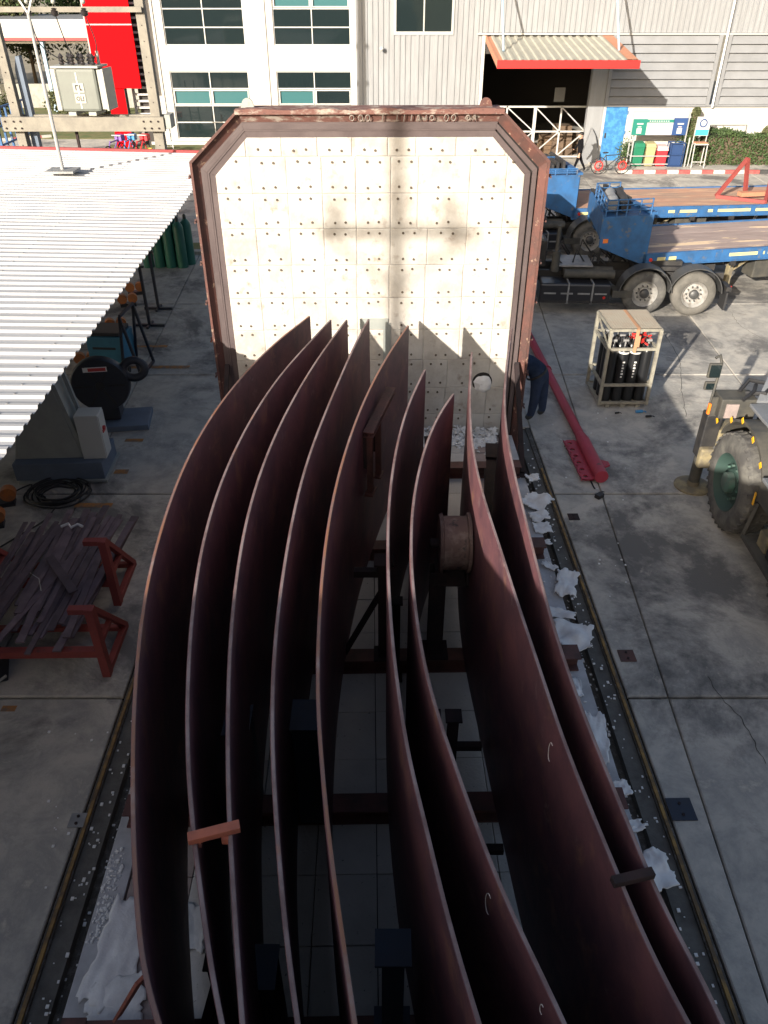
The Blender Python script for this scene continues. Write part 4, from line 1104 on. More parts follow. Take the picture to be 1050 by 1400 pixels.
# bent worker half hidden by the door
p = W(733,571)
t = thing('person', 'worker in dark blue clothes bending forward beside the furnace door edge', 'person', p, R(0))
J = [(-.04,.0,.86),(-.14,.02,1.02),(-.30,.03,1.14),(-.46,.04,1.16),(-.58,.03,1.10),(-.68,.02,1.04),
     (-.08,-.08,.84),(-.10,-.12,.46),(-.14,-.10,.09),(-.24,-.14,.05),
     (.06,.10,.84),(.10,.12,.46),(.12,.10,.09),(.03,.07,.05),
     (-.44,-.17,1.12),(-.56,-.20,.86),(-.66,-.16,.64),(-.70,-.13,.56),
     (-.44,.20,1.14),(-.58,.22,.88),(-.68,.18,.66),(-.72,.15,.58)]
RR = [(.19,.19),(.17,.19),(.18,.20),(.14,.18),.07,.07,.125,.10,.075,.055,.125,.10,.075,.055,.08,.065,.05,.04,.08,.065,.05,.04]
skin_body('body', J, E, RR, [M['navy_cloth'], M['skin'], M['shoe'], M['jeans']], lambda k, c: 1 if k in (4,5,17,21) else (2 if k in (8,9,12,13) and c.z < .12 else (3 if k in (0,6,7,8,9,10,11,12,13) else 0)), t)
m = MB(); m.lathe([(-.02,.20),(-.02,.215),(.02,.215),(.02,.20)], (-.10,.01,.94), (-.5,0,.86), 18); m.build('belt', M['chassis'], t, smooth=True)
m = MB(); m.sph((-.72,.02,1.03),.11,12,9,(1.1,.85,1)); m.build('head', M['skin'], t, smooth=True)
m = MB(); m.sph((-.71,.02,1.07),.118,12,8,(1.08,.9,.85)); m.build('hair', M['hair_black'], t, smooth=True)
for s in (-1, 1):
    m = MB()
    for f in range(4): m.tube([(-.70-.01*f, s*.14+.02*(f-1.5), .56), (-.73-.01*f, s*.13+.02*(f-1.5), .50), (-.74, s*.12+.018*(f-1.5), .46)], [.010,.009,.007], 5)
    m.tube([(-.68, s*.11, .57), (-.66, s*.09, .52), (-.67, s*.08, .49)], [.011,.010,.008], 5); m.build('fingers', M['skin'], t, smooth=True)

# ================================================================== CRANE TRUCK (right edge)
def wheel(parent, c, r, w, tyre, rim, axis=(0,-1,0), n=36, lugs=0, hubm=None, name='wheel'):
    ax = Vector(axis).normalized(); m = MB()
    m.lathe([(w/2-.02,r*.56),(w/2,r*.60),(w/2+.01,r*.8),(w/2-.03,r*.95),(w/2-.07,r),(-w/2+.07,r),(-w/2+.03,r*.95),(-w/2,r*.8),(-w/2,r*.58)], c, ax, n)
    if lugs:
        up = Vector((0,0,1)); e1 = ax.cross(up).normalized(); e2 = e1.cross(ax)
        for k in range(lugs):
            for s in (-1, 1):
                t_ = 2*PI*(k+(.5 if s > 0 else 0))/lugs; rd = e1*math.cos(t_)+e2*math.sin(t_); tg = ax.cross(rd)
                A = Vector(c)+ax*(s*(w/2-.02))+rd*(r*.96); B = Vector(c)+ax*(s*w*.08)+rd*(r*1.005)+tg*.06
                m.bar(A, B, .05, .03, up=rd)
    wh = m.build(name, tyre, parent, smooth=True)
    m = MB(); m.lathe([(w/2-.03,r*.60),(w/2+.0,r*.58),(w/2-.06,r*.52),(w/2-.14,r*.44),(w/2-.13,r*.30),(w/2-.08,r*.26),(w/2-.08,0.0)], c, ax, n); m.build('rim', rim, wh, smooth=True)
    m = MB(); m.lathe([(w/2-.09,r*.22),(w/2+.0,r*.20),(w/2+.03,r*.12),(w/2+.03,0.0)], c, ax, 20)
    up = Vector((0,0,1)); e1 = ax.cross(up).normalized(); e2 = e1.cross(ax)
    for k in range(10):
        t_ = 2*PI*k/10; q = Vector(c)+ax*(w/2-.11)+(e1*math.cos(t_)+e2*math.sin(t_))*r*.34; m.cyl(q, q+ax*.04, .02, n=6)
    m.build('hub', hubm or rim, wh, smooth=True)
    return wh
t = thing('crane_truck', 'big grey crane truck with green hubbed tyre and yellow arrows at the right edge', 'crane truck', (5.18, 9.95, 0), R(-1))
# local: x right (into body), y forward (away), side face at x=0
wheel(t, (.20,-.15,.76), .76, .46, M['tyre'], M['rim_green_dark'], (-1,0,0), 44, 34, hubm=M['rim_green'])
wheel(t, (2.3,-.15,.76), .76, .46, M['tyre'], M['rim_green'], (-1,0,0), 44, 0)
wheel(t, (.20,-2.6,.76), .76, .46, M['tyre'], M['rim_green_dark'], (-1,0,0), 44, 34, hubm=M['rim_green'])
# fender arch
m = MB(); c = Vector((0,-.12,.80)); n = 16; Ro = .90
A = [(c.y+Ro*math.cos(R(25+150*k/n)), c.z+Ro*1.0*math.sin(R(25+150*k/n))) for k in range(n+1)]
for (y0, z0), (y1, z1) in zip(A, A[1:]): m.bar((.30,(y0),z0),(.30,(y1),z1),.60,.03, up=(1,0,0)) if False else m.add([(.10,y0,z0),(.62,y0,z0),(.62,y1,z1),(.10,y1,z1),(.10,y0,z0-.05),(.62,y0,z0-.05),(.62,y1,z1-.05),(.10,y1,z1-.05)], [(0,1,2,3),(7,6,5,4),(0,3,7,4),(1,5,6,2)])
m.build('fender', M['crane_dark'], t)
m = MB(); m.box(.62,2.1,-2.6,.75,.55,1.55); m.build('chassis', M['chassis'], t)
m = MB(); m.box(.34,2.6,-1.0,.55,1.68,1.73); m.build('deck_plate', M['crane_grey'], t, bevel=.01)
m = MB(); m.box(.02,2.6,-2.2,-1.02,1.34,1.39); m.build('deck_plate', M['crane_grey'], t, bevel=.01)
m = MB(); m.box(.02,.10,-2.2,-1.02,1.05,1.34); m.build('side_board', M['crane_dark'], t)
# front end box with lamp, engine bay
m = MB(); m.box(.10,2.5,.75,1.15,.62,1.15); m.build('bumper', M['crane_dusty'], t, bevel=.02)
m = MB(); m.box(-.14,.12,.78,1.0,.62,1.40); m.build('corner_box', M['chassis'], t, bevel=.02)
m = MB(); m.box(-.14,-.02,.765,.80,1.40,1.72); m.build('light_post', M['crane_dark'], t)
m = MB(); m.box(-.18,-.14,.73,.79,1.44,1.62); m.build('corner_lamp', M['lamp_orange'], t, bevel=.01)
m = MB(); m.box(-.14,.16,.66,.80,.50,.85); m.build('dusty_bracket', M['crane_dusty'], t, bevel=.03)
m = MB(); m.box(-.05,.5,.62,1.0,1.42,1.75); m.build('engine_box', M['crane_dark'], t, bevel=.02)
m = MB(); m.box(.03,.22,.60,.62,1.45,1.68); m.build('pink_plate', M['refractory_pink'], t)
m = MB(); m.tube([(.3,.9,1.76),(.5,1.1,1.86),(.8,.95,1.86),(.6,.7,1.82),(.35,.8,1.78)], .035, 8); m.tube([(.25,.6,1.76),(.45,.75,1.84),(.6,1.05,1.8)], .03, 8); m.build('hoses', M['cable'], t, smooth=True)
m = MB(); m.prism([Vector((.45,.58,1.72)),Vector((2.6,.58,1.72)),Vector((2.6,1.05,1.95)),Vector((.75,1.05,1.95))], (0,0,0), (0,0,.04)); m.build('sloping_cover', M['crane_grey'], t)
m = MB(); m.lathe([(0,.0),(.03,.04),(.05,.14),(.02,.19),(0,.2)], (1.15,.75,1.86), (0,0,1), 20); m.build('spare_ring', M['cable'], t, smooth=True)
m = MB(); m.box(1.25,2.6,.0,.9,1.73,2.15); m.build('ballast_box', M['chassis'], t, bevel=.01)
m = MB(); m.box(1.30,2.55,.05,.85,2.14,2.17); m.build('ballast_top', M['bed_rust'], t)
# outrigger
m = MB(); m.cyl((-.02,.92,.10),(-.02,.92,.75),.09,n=16); m.build('outrigger_leg', M['crane_dark'], t, smooth=True)
m = MB(); m.lathe([(0,.0),(0,.30),(.03,.30),(.05,.26),(.05,.1),(.12,.1),(.12,0)], (-.02,.92,.0), (0,0,1), 26); m.build('outrigger_foot', M['crane_dusty'], t, smooth=True)
# mirrors
m = MB(); m.tube([(-.12,.85,1.45),(-.10,.88,1.9),(-.06,.95,2.2),(-.10,.98,2.32),(-.17,.96,2.28)], .022, 6); m.build('mirror_arm', M['crane_dark'], t, smooth=True)
for z0, z1, w in ((1.98,2.22,.16), (1.78,1.92,.15)):
    m = MB(); m.box(-.26,-.26+w+.04,.88,.94,z0,z1); mm = m.build('mirror', M['crane_dark'], t, bevel=.02)
    m = MB(); m.box(-.24,-.26+w+.02,.872,.878,z0+.02,z1-.02); m.build('mirror_glass', M['glass_dark'], mm)
for y, z, x in ((.66,1.38,-.02),(.45,1.50,.095),(.1,1.67,.095),(-.35,1.60,.095),(-.75,1.42,.095)):
    m = MB(); m.prism([Vector((x-.012,y-.035,z-.01)),Vector((x-.012,y+.02,z+.045)),Vector((x-.012,y+.055,z+.0)),Vector((x-.012,y-.005,z-.055))], (0,0,0), (.01,0,0)); m.build('yellow_arrow', M['arrow_yellow'], t)
m = MB(); m.box(-.01,.0,-1.05,-1.01,.95,1.15); m.build('yellow_arrow', M['arrow_yellow'], t)
m = MB(); m.box(-.02,.5,-2.6,-1.08,.42,.47); m.bar((-.02,-1.08,.45),(-.02,-2.6,.45),.06); m.bar((-.02,-1.08,.45),(.1,-1.0,.95),.05); m.build('side_step', M['crane_dark'], t)
m = MB(); m.box(.08,.30,-1.55,-1.30,.48,.72); m.build('yellow_can', M['crane_dusty'], t)
m = MB(); m.box(.06,.55,-2.4,-1.62,.48,1.0); m.build('tool_box', M['chassis'], t, bevel=.02)
m = MB(); m.box(.05,.058,-1.9,-1.72,.60,.68); m.build('yellow_arrow', M['arrow_yellow'], t)
m = MB(); m.box(2.4,2.62,-2.6,.75,.6,1.65); m.build('far_side', M['crane_dark'], t)
# ================================================================== FLATBED TRAILERS
def trailer(loc, rz_, L, lab, bed, rack=True, rh=1.0):
    """local: x along trailer (front at 0, rear +L), y 0 near edge .. 2.6 far edge; bed z 1.3"""
    t = thing('flatbed_trailer', lab, 'trailer', loc, rz_)
    zb, Wd = 1.30, 2.6
    # planks of the bed
    k = 0; nb = 9; w = (Wd-.16)/nb
    for k in range(nb):
        m = MB(); m.box(.0, L, .08+k*w+.004, .08+(k+1)*w-.004, zb-.05, zb+random.uniform(-.002,.002)); m.build('bed_plank', bed, t)
    for y, nm in ((0,'side_beam'), (Wd-.08,'side_beam')):
        m = MB(); m.box(-.1, L, y, y+.08, zb-.26, zb+.03)
        m.box(-.1, L, y-(.03 if y == 0 else 0), y+.08, zb-.28, zb-.25)
        sb = m.build(nm, M['blue_truck'], t, bevel=.005)
        if y == 0:
            x = .9 if rack else 1.0
            seq = ((.3,.22),(.62,.2),(2.3,1.0),(3.4,.4),(4.6,.7),(6.0,1.6)) if rack else ((.15,.4),(2.9,.9),(4.15,2.3),(6.7,2.2),(9.6,1.0))
            for (xx, ll) in seq:
                m = MB(); m.box(xx, xx+ll, y-.008, y, zb-.15, zb-.07); m.build('reflective_strip', M['reflector'], sb)
            m = MB(); m.cyl((.12,y,zb-.12),(.12,y-.03,zb-.12),.045,n=10); m.build('marker_lamp', M['lamp_red'], sb)
            m = MB()
            for q in range(int(L/1.2)): m.box(1.9+q*1.2, 2.05+q*1.2, y-.02, y, zb-.24, zb+.0)
            m.build('stake_pockets', M['blue_truck'], sb)
    m = MB()
    for y in (.7, 1.8): m.box(.0, L, y, y+.14, zb-.6, zb-.06)
    for q in range(int(L/1.1)): m.box(.4+q*1.1,.5+q*1.1,.1,2.5,zb-.16,zb-.06)
    m.build('frame', M['chassis'], t)
    for q in range(6):
        x = 1.1+q*1.25
        if x < L-1:
            m = MB(); m.box(x,x+.16,-.06,-.001,zb-.38,zb-.27); m.cyl((x+.02,-.05,zb-.33),(x+.02,-.10,zb-.33),.035,n=8); m.build('winch', M['chassis'], t)
    m = MB(); m.box(3.3,4.3,.25,.75,.45,.95); m.build('tool_box', M['crane_dark'], t, bevel=.02)
    # gooseneck
    zt = 2.28
    GL = -1.32
    P = [Vector((0,0,zb-.26)),Vector((0,0,zt)),Vector((GL,0,zt)),Vector((GL,0,zt-.72)),Vector((-.7,0,1.30))]
    TF = .40
    for y in (0, Wd-.06):
        if y: P = [Vector((q.x*TF, q.y, q.z)) for q in P]
        m = MB(); m.prism(P,(0,y,0),(0,y+.06,0)); m.build('gooseneck_side', M['blue_truck'], t, bevel=.006)
    m = MB(); m.box(-.03,.03,.06,Wd-.06,zb-.2,zt); m.build('bulkhead', M['blue_truck'], t)
    m = MB()
    for q in range(5): m.box(.03,.07,.2+q*.52,.28+q*.52,zb,zt-.02)
    m.box(-.08,.08,.0,Wd,zt,zt+.06); m.build('bulkhead_ribs', M['blue_truck'], t)
    m = MB(); m.prism([Vector((-.03,.06,0)),Vector((GL+.02,.06,0)),Vector((GL*TF,Wd-.06,0)),Vector((-.03,Wd-.06,0))], (0,0,zt-.06), (0,0,zt-.01)); m.build('upper_deck', M['blue_truck'], t)
    m = MB(); m.bar((GL-.01,.0,zt-.22),(GL*TF-.01,Wd,zt-.22),.04,.55); m.build('front_board', M['blue_truck'], t)
    m = MB(); m.box(-1.25,-1.12,-.01,-.002,zt-.62,zt-.52); m.build('marker_lamp', M['lamp_orange'], t)
    # rack rails on top
    m = MB()
    for z in (.14*rh,.26*rh,.38*rh):
        m.tube([(-.1,.0,zt+z),(-1.28,.0,zt+z)], .018, 6)
        m.tube([(-.1,Wd*.7,zt+z),(-.75,Wd*.7,zt+z)], .018, 6)
        m.tube([(-1.28,.0,zt+z),(-.75,Wd*.7,zt+z)], .018, 6)
    for x in (-.1,-.4,-.75,-1.0,-1.28):
        for y in ((0, Wd*.7) if x > -.8 else (0,)): m.tube([(x,y,zt),(x,y,zt+.39*rh)], .018, 6)
    for y in (.45,.9,1.35): m.tube([(-1.28+y*.29,y,zt),(-1.28+y*.29,y,zt+.39*rh)], .018, 6)
    m.build('rack', M['blue_truck'], t, smooth=True, stuff=True)
    m = MB()
    for q in range(3): m.box(-.62+.17*q, -.54+.17*q, .9+.05*(q % 2), 2.45, zt+.0, zt+.12+.05*(q % 3))
    m.build('stowed_beams', M['chassis'], t)
    # landing leg
    for y in (.35, 2.1):
        m = MB(); m.box(2.62,2.76,y,y+.12,.18,zb-.1); m.box(2.55,2.83,y-.05,y+.17,.12,.17); m.bar((2.7,y+.06,.6),(3.5,y+.06,zb-.2),.05); m.build('landing_leg', M['crane_dusty'], t)
    m = MB(); m.bar((2.69,.35,.75),(2.69,2.2,.75),.05); m.build('leg_shaft', M['grey_plate'], t)
    for q, x in enumerate((L-3.6, L-2.4, L-1.2)):
        wheel(t, (x,.28,.52), .52, .30, M['tyre_dusty'], M['rim_steel'], (0,-1,0), 30)
        wheel(t, (x,2.3,.52), .52, .30, M['tyre_dusty'], M['rim_steel'], (0,1,0), 30)
    return t
a = W(884.5,349,1.3); b = W(1050,339,1.3); ang1 = math.atan2(b.y-a.y, b.x-a.x)
tr1 = trailer((a.x,a.y,0), ang1, 12, 'nearer blue flatbed trailer with worn grey brown bed and tarpaulin on its gooseneck', M['bed_wood'])
a2 = W(787,287,1.3); b2 = W(1050,281,1.3); ang2 = math.atan2(b2.y-a2.y, b2.x-a2.x)
tr2 = trailer((a2.x,a2.y,0), ang2, 13, 'farther blue flatbed trailer with a rusty orange bed and long yellow strips', M['bed_rust'], rack=False, rh=.45)
# rolled tarpaulin on the near gooseneck
def loc_on(t, p): return Matrix.Rotation(t.rotation_euler.z, 3, 'Z') @ Vector(p)+Vector(t.location)
t = thing('tarpaulin_roll', 'grey rolled tarpaulin lying in the rack of the nearer trailer gooseneck', 'tarpaulin', loc_on(tr1, (-1.0,.28,2.285)), ang1+R(70))
m = MB()
pts = [(x, .02*math.sin(x*9), .20+.02*math.sin(x*7)) for x in [q*.1-.05 for q in range(15)]]
m.tube(pts, [.13,.15,.16,.165,.16,.16,.15,.16,.16,.15,.15,.14,.14,.13,.10], 14); m.build('roll', M['grey_plate'], t, smooth=True)
m = MB(); m.tube([(x, -.32+.02*math.sin(x*5), .15) for x in [q*.1-.0 for q in range(20)]], .12, 12); m.build('dark_roll', M['chassis'], t, smooth=True)
# red A frame on the far trailer
p = W(1026,277,1.32)
t = thing('a_frame', 'faded red triangular steel frame standing on the rusty far trailer bed', 'steel frame', (p.x, p.y+.2, 1.31), R(10))
q1, q2, q3 = Vector((-.75,.6,.05)), Vector((.8,-.1,.05)), Vector((-.0,.55,1.15))
for a_, b_, nm in ((q1,q3,'leg'),(Vector((.25,.6,.05)),q3,'leg'),(q1,Vector((.35,-.35,.05)),'foot'),(Vector((.35,-.35,.05)),Vector((1.0,.6,.4)),'foot')):
    m = MB(); m.bar(a_, b_, .10, .10); m.build(nm, M['trestle_red'], t)
m = MB(); m.box(-.1,1.4,.25,.5,.08,.2); m.build('timber', M['orange_wood'], t)
# white arch brackets between trailers
for k, x in enumerate((956,998,1040)):
    p = W(x, 304, .62); t = thing('white_bracket', ['left white arch bracket between the two trailers','middle white arch bracket between the two trailers','right white arch bracket between the two trailers'][k], 'bracket', (p.x, p.y, .62))
    m = MB(); m.tube([(.26*math.cos(a), 0, .0+.36*math.sin(a)) for a in [R(180*q/10) for q in range(11)]], .06, 8); m.build('arch', M['white_paint'], t, smooth=True)
    m = MB(); m.box(-.02,.02,-.02,.02,-.62,.34); m.build('stem', M['chassis'], t)

# ================================================================== TRACTOR TRUCKS
def tractor(loc, rz_, lab):
    """local: x forward = -x world ; wheels at x 0 and 1.35 ; near side y=0"""
    t = thing('tractor_truck', lab, 'truck', loc, rz_)
    for x in (0, 1.22):
        wheel(t, (x,.17,.54), .54, .32, M['tyre_dusty' if x else 'tyre'], M['rim_steel'], (0,-1,0), 36, hubm=M['rim_dark'])
        wheel(t, (x,2.2,.54), .54, .32, M['tyre'], M['rim_steel'], (0,1,0), 30, hubm=M['rim_dark'])
        m = MB(); n = 12; c = Vector((x,0,.54))
        for k in range(n):
            a0, a1 = R(5+170*k/n), R(5+170*(k+1)/n); r0, r1 = .64, .66
            v = lambda a, r, y: (c.x+r*math.cos(a), y, c.z+r*math.sin(a))
            m.add([v(a0,r0,-.02),v(a0,r0,.42),v(a1,r0,.42),v(a1,r0,-.02),v(a0,r1,-.02),v(a0,r1,.42),v(a1,r1,.42),v(a1,r1,-.02)], [(0,1,2,3),(7,6,5,4),(0,3,7,4),(1,5,6,2)])
        m.build('mudguard', M['rim_dark'], t, smooth=True)
    m = MB(); m.box(1.98,2.02,-.02,.40,.18,.62); m.build('mud_flap', M['rubber_black'], t)
    for y in (.75, 1.5):
        m = MB(); m.box(-4.2,2.1,y,y+.1,.62,.88); m.build('chassis_rail', M['chassis'], t)
    m = MB(); m.box(-.2,1.3,.6,1.75,.95,1.05); m.box(.1,1.0,.75,1.6,1.05,1.15); m.build('fifth_wheel', M['chassis'], t)
    m = MB(); m.box(2.0,2.12,.1,.6,.62,.72); m.build('rear_bar', M['chassis'], t)
    m = MB(); m.cyl((2.12,.22,.67),(2.15,.22,.67),.05,n=10); m.build('tail_lamp', M['lamp_red'], t)
    m = MB(); m.box(-2.6,-.85,-.02,.6,.28,.78); m.build('fuel_tank', M['truck_black'], t, bevel=.05)
    m = MB(); m.box(-2.55,-.9,-.03,-.02,.30,.36); m.build('tank_step', M['chassis'], t)
    for x in (-1.0,-3.3):
        m = MB(); m.cyl((x,-.02,.45),(x,-.04,.45),.035,n=8); m.build('side_lamp', M['lamp_red'], t)
    m = MB(); m.box(-2.15,-1.28,.45,1.35,1.06,1.10); m.build('catwalk_plate', M['grey_plate'], t)
    m = MB(); m.box(-2.95,-2.45,.6,1.15,1.0,1.65); m.build('battery_box', M['chassis'], t, bevel=.03)
    m = MB(); m.box(-2.95,-2.55,.62,1.1,1.65,1.70); m.build('battery_lid', M['trans_grey'], t)
    for y in (.35, .62):
        m = MB(); m.cyl((-.75,y,.92),(-2.0,y,.92),.11,n=14); m.build('air_tank', M['crane_dark'], t, smooth=True)
    m = MB(); m.cyl((-2.25,.3,1.0),(-2.25,.3,1.5),.10,n=12); m.cyl((-2.25,.3,1.5),(-2.25,.3,2.1),.05,n=10); m.build('exhaust', M['crane_dark'], t, smooth=True)
    m = MB()
    for k in range(4): m.box(-2.5+.42*k,-2.2+.42*k,-.035,-.022,.52,.56)
    m.build('tank_straps', M['grey_plate'], t, stuff=True)
    for x in (-1.9,-1.3):
        m = MB(); m.box(x-.02,x+.02,-.03,.6,.27,.80); m.build('tank_band', M['grey_plate'], t)
    m = MB(); m.box(-.8,-.3,-.0,.4,.45,.62); m.build('step_plate', M['crane_dark'], t)
    m = MB(); m.box(-3.1,-2.7,-.03,.3,.62,.75); m.build('chrome_step', M['grey_plate'], t)
    m = MB(); rr = random.Random(2)
    for k in range(16):
        x, y = rr.uniform(-2.4,-.5), rr.uniform(.5,1.8); m.tube([(x,y,.95),(x+.2*rr.random(),y+.1,1.2+.2*rr.random()),(x+.4,y+.2*rr.random(),1.0)], .025, 5)
    m.build('air_hoses', M['cable'], t, smooth=True)
    m = MB()
    m.prism([Vector(q) for q in ((-3.1,0,.9),(-3.1,0,2.9),(-4.6,0,2.9),(-5.2,0,1.9),(-5.3,0,.6),(-4.6,0,.5))], (0,.0,0), (0,2.35,0)); cab = m.build('cab', M['truck_black'], t, bevel=.06)
    m = MB(); m.prism([Vector(q) for q in ((-3.5,0,1.9),(-3.5,0,2.6),(-4.5,0,2.6),(-4.9,0,1.9))], (0,-.01,0), (0,.0,0)); m.build('side_window', M['glass_dark'], cab)
    wheel(t, (-4.2,.17,.54), .54, .30, M['tyre'], M['rim_steel'], (0,-1,0), 30)
    wheel(t, (-4.2,2.2,.54), .54, .30, M['tyre'], M['rim_steel'], (0,1,0), 30)
    return t
p = W(874,431)
tractor((p.x+.03, p.y-.02, 0), R(-3), 'black tractor truck with steel wheels coupled under the nearer trailer gooseneck')
p = W(806,358)
tractor((p.x+.0, p.y+.3, 0), R(3), 'black tractor truck half hidden under the farther trailer, behind the nearer truck')

# ================================================================== WAREHOUSE (right background)
FY = 38.6
wh = thing('warehouse', 'pale corrugated warehouse with a wide dark doorway and grey horizontal cladding', 'warehouse', (0, FY, 0), 0)
def rib_sheet(x0, x1, z0, z1, mt, parent, pitch=.23, dep=.035, y=0.0, name='wall_sheet'):
    m = MB(); prof = []; x = x0
    while x < x1-1e-6:
        for dx, d in ((0,0),(.10,0),(.125,-dep),(.205,-dep)):
            if x+dx < x1: prof.append((x+dx, d))
        x += pitch
    prof.append((x1, 0)); vs = []
    for (a, d) in prof: vs += [Vector((a, y+d, z0)), Vector((a, y+d, z1))]
    n = len(prof); m.add(vs, [(2*i, 2*i+2, 2*i+3, 2*i+1) for i in range(n-1)]); return m.build(name, mt, parent)
def sheets(x0, x1, z0, z1, mt=None, w=.92):
    x = x0
    while x < x1-.01:
        rib_sheet(x, min(x+w, x1), z0, z1, mt or M['clad_white'], wh); x += w
sheets(-1.15, .48, 0, 9); sheets(.48, 2.9, 0, 5.15, w=.81); sheets(.48, 2.9, 7.2, 9, w=.81); sheets(2.9, 4.22, 0, 9)
sheets(4.22, 24.0, 5.13, 9)
m = MB(); m.box(-1.15, 24, .05, .3, 9, 9.2); m.box(23.9,24,.05,12,0,9); m.box(-1.2,-1.15,.0,5,0,9.1); m.build('end_walls', M['clad_grey'], wh)
m = MB(); m.box(-1.2,24.1,-.15,12,9.2,9.35); m.build('roof', M['clad_grey'], wh)
# window
m = MB(); m.box(.42,2.96,-.05,.06,5.05,5.17); m.box(.42,.52,-.05,.06,5.17,7.25); m.box(2.86,2.96,-.05,.06,5.17,7.25); m.box(1.66,1.72,-.03,.05,5.17,7.2); m.box(.52,2.86,-.05,.06,7.15,7.25); wdw = m.build('window', M['alu'], wh)
for a_, b_, mt in ((.52,1.66,'glass_dark'),(1.72,2.86,'glass_dark')):
    m = MB(); m.box(a_, b_, .0, .02, 5.17, 7.15); m.build('pane', M[mt], wdw)
# opening: jambs, interior
m = MB(); m.box(4.20,4.34,-.05,.25,0,5.1); m.build('door_jamb', M['white_paint'], wh)
m = MB(); m.box(9.12,9.82,-.06,.3,0,5.1); m.build('column', M['clad_white'], wh, bevel=.01)
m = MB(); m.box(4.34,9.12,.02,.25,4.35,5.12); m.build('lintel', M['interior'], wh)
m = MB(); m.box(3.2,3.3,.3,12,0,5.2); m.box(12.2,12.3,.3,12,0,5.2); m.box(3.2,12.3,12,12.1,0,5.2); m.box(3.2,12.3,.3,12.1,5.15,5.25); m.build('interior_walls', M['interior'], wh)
# horizontal cladding boards with battens
bz0, bz1 = 2.42, 5.05
nb = 8; hb = (bz1-bz0)/nb
for (xa, xb) in ((9.95,14.35),(14.85,24.0)):
    for k in range(nb):
        z = bz0+k*hb
        m = MB(); P = [Vector((0,y,z_)) for y, z_ in ((.03,z+.012),(-.13,z+.0),(-.12,z+.05),(-.03,z+hb-.03),(.03,z+hb-.002))]
        m.prism([p+Vector((xa,0,0)) for p in P], (0,0,0), (xb-xa,0,0)); m.build('cladding_board', M['clad_grey'], wh)
for x in (9.90,14.40,14.80):
    m = MB(); m.box(x-.10,x+.05,-.16,.03,bz0-.05,bz1); m.build('batten', M['clad_grey'], wh)
m = MB(); m.box(9.82,24,-.14,.03,bz0-.09,bz0-.01); m.build('sill_rail', M['clad_grey'], wh)
m = MB(); m.box(4.0,24,-.12,.04,5.05,5.12); m.build('head_flashing', M['alu'], wh)
m = MB(); m.tube([(14.62,-.14,9),(14.62,-.14,2.5),(14.60,-.2,2.3)], .06, 8); m.build('downpipe', M['alu'], wh, smooth=True)
# low white wall + blue door
m = MB(); m.box(9.82,9.95,-.03,.3,0,2.33); m.box(10.93,24,-.03,.3,0,2.33); m.build('low_wall', M['white_wall'], wh)
m = MB(); m.box(9.96,10.92,-.04,.02,.05,2.33); bd = m.build('door', M['blue_door'], wh, bevel=.006)
m = MB(); m.box(10.03,10.10,-.06,-.04,1.05,1.25); m.build('handle', M['chassis'], bd)
for z in (.3,1.2,2.0):
    m = MB(); m.cyl((10.94,-.06,z),(10.94,-.06,z+.15),.02,n=6); m.build('hinge', M['blue_door'], bd)
m = MB(); m.box(9.82,9.9,-.12,.3,2.33,2.36); m.build('door_head', M['clad_grey'], wh)
for x, z in ((.35,3.6),):
    m = MB(); m.sph((-.1,-.25,4.55),.09,8,6); m.bar((-.1,0,4.55),(-.1,-.2,4.55),.04); m.build('wall_lamp', M['white_paint'], wh, smooth=True)
# canopy
t = thing('door_canopy', 'small tin canopy with bright red fascia over the wide dark doorway', 'canopy', (0, FY, 0))
def cz(y): return 4.98+y*(4.98-4.42)/4.6     # y negative outward
x = 4.45
while x < 9.75:
    xe = min(x+.33, 9.75); m = MB()
    vs = []
    for (a_, d) in ((x,0),(x+.10,0),(x+.14,.05),(x+.24,.05),(x+.28,0),(xe,0)):
        if a_ <= xe+1e-6: vs += [Vector((a_, 0, cz(0)+d)), Vector((a_, -4.6, cz(-4.6)+d))]
    n = len(vs)//2; m.add(vs, [(2*i,2*i+1,2*i+3,2*i+2) for i in range(n-1)]); m.build('tin_sheet', M['canopy_tin'], t); x += .33
m = MB(); m.box(4.33,9.80,-4.66,-4.60,cz(-4.6)-.24,cz(-4.6)+.04); m.build('fascia', M['canopy_red'], t)
for x in (4.33, 9.70):
    m = MB(); P = [Vector((x,0,cz(0)-.14)),Vector((x,-4.6,cz(-4.6)-.22)),Vector((x,-4.6,cz(-4.6)+.03)),Vector((x,0,cz(0)+.06))]; m.prism(P,(0,0,0),(.06,0,0))
    m.box(x-(.0 if x < 5 else .18), x+(.24 if x < 5 else .06), -4.6,0,0,0) if False else None
    m.build('side_board', M['orange_wood'], t)
m = MB(); m.add([(4.39,0,cz(0)+.012),(4.72,0,cz(0)+.012),(4.72,-4.6,cz(-4.6)+.012),(4.39,-4.6,cz(-4.6)+.012)], [(0,1,2,3)]); m.add([(9.3,0,cz(0)+.062),(9.7,0,cz(0)+.062),(9.7,-4.6,cz(-4.6)+.062),(9.3,-4.6,cz(-4.6)+.062)], [(0,1,2,3)]); m.each('verge_strip', M['orange_wood'], t)
m = MB(); m.box(4.4,9.7,-4.55,-4.45,cz(-4.6)-.1,cz(-4.6)-.02); m.box(4.4,9.7,-2.3,-2.2,cz(-2.3)-.1,cz(-2.3)-.02); m.each('purlin', M['dark_steel'], t)
for x, px2 in ((4.75,680),(9.35,860)):
    m = MB(); m.cyl((x,-.05,8.2),(x,-3.0,cz(-3.0)+.04),.045,n=8); m.build('tie_rod', M['strut_blue'], t)
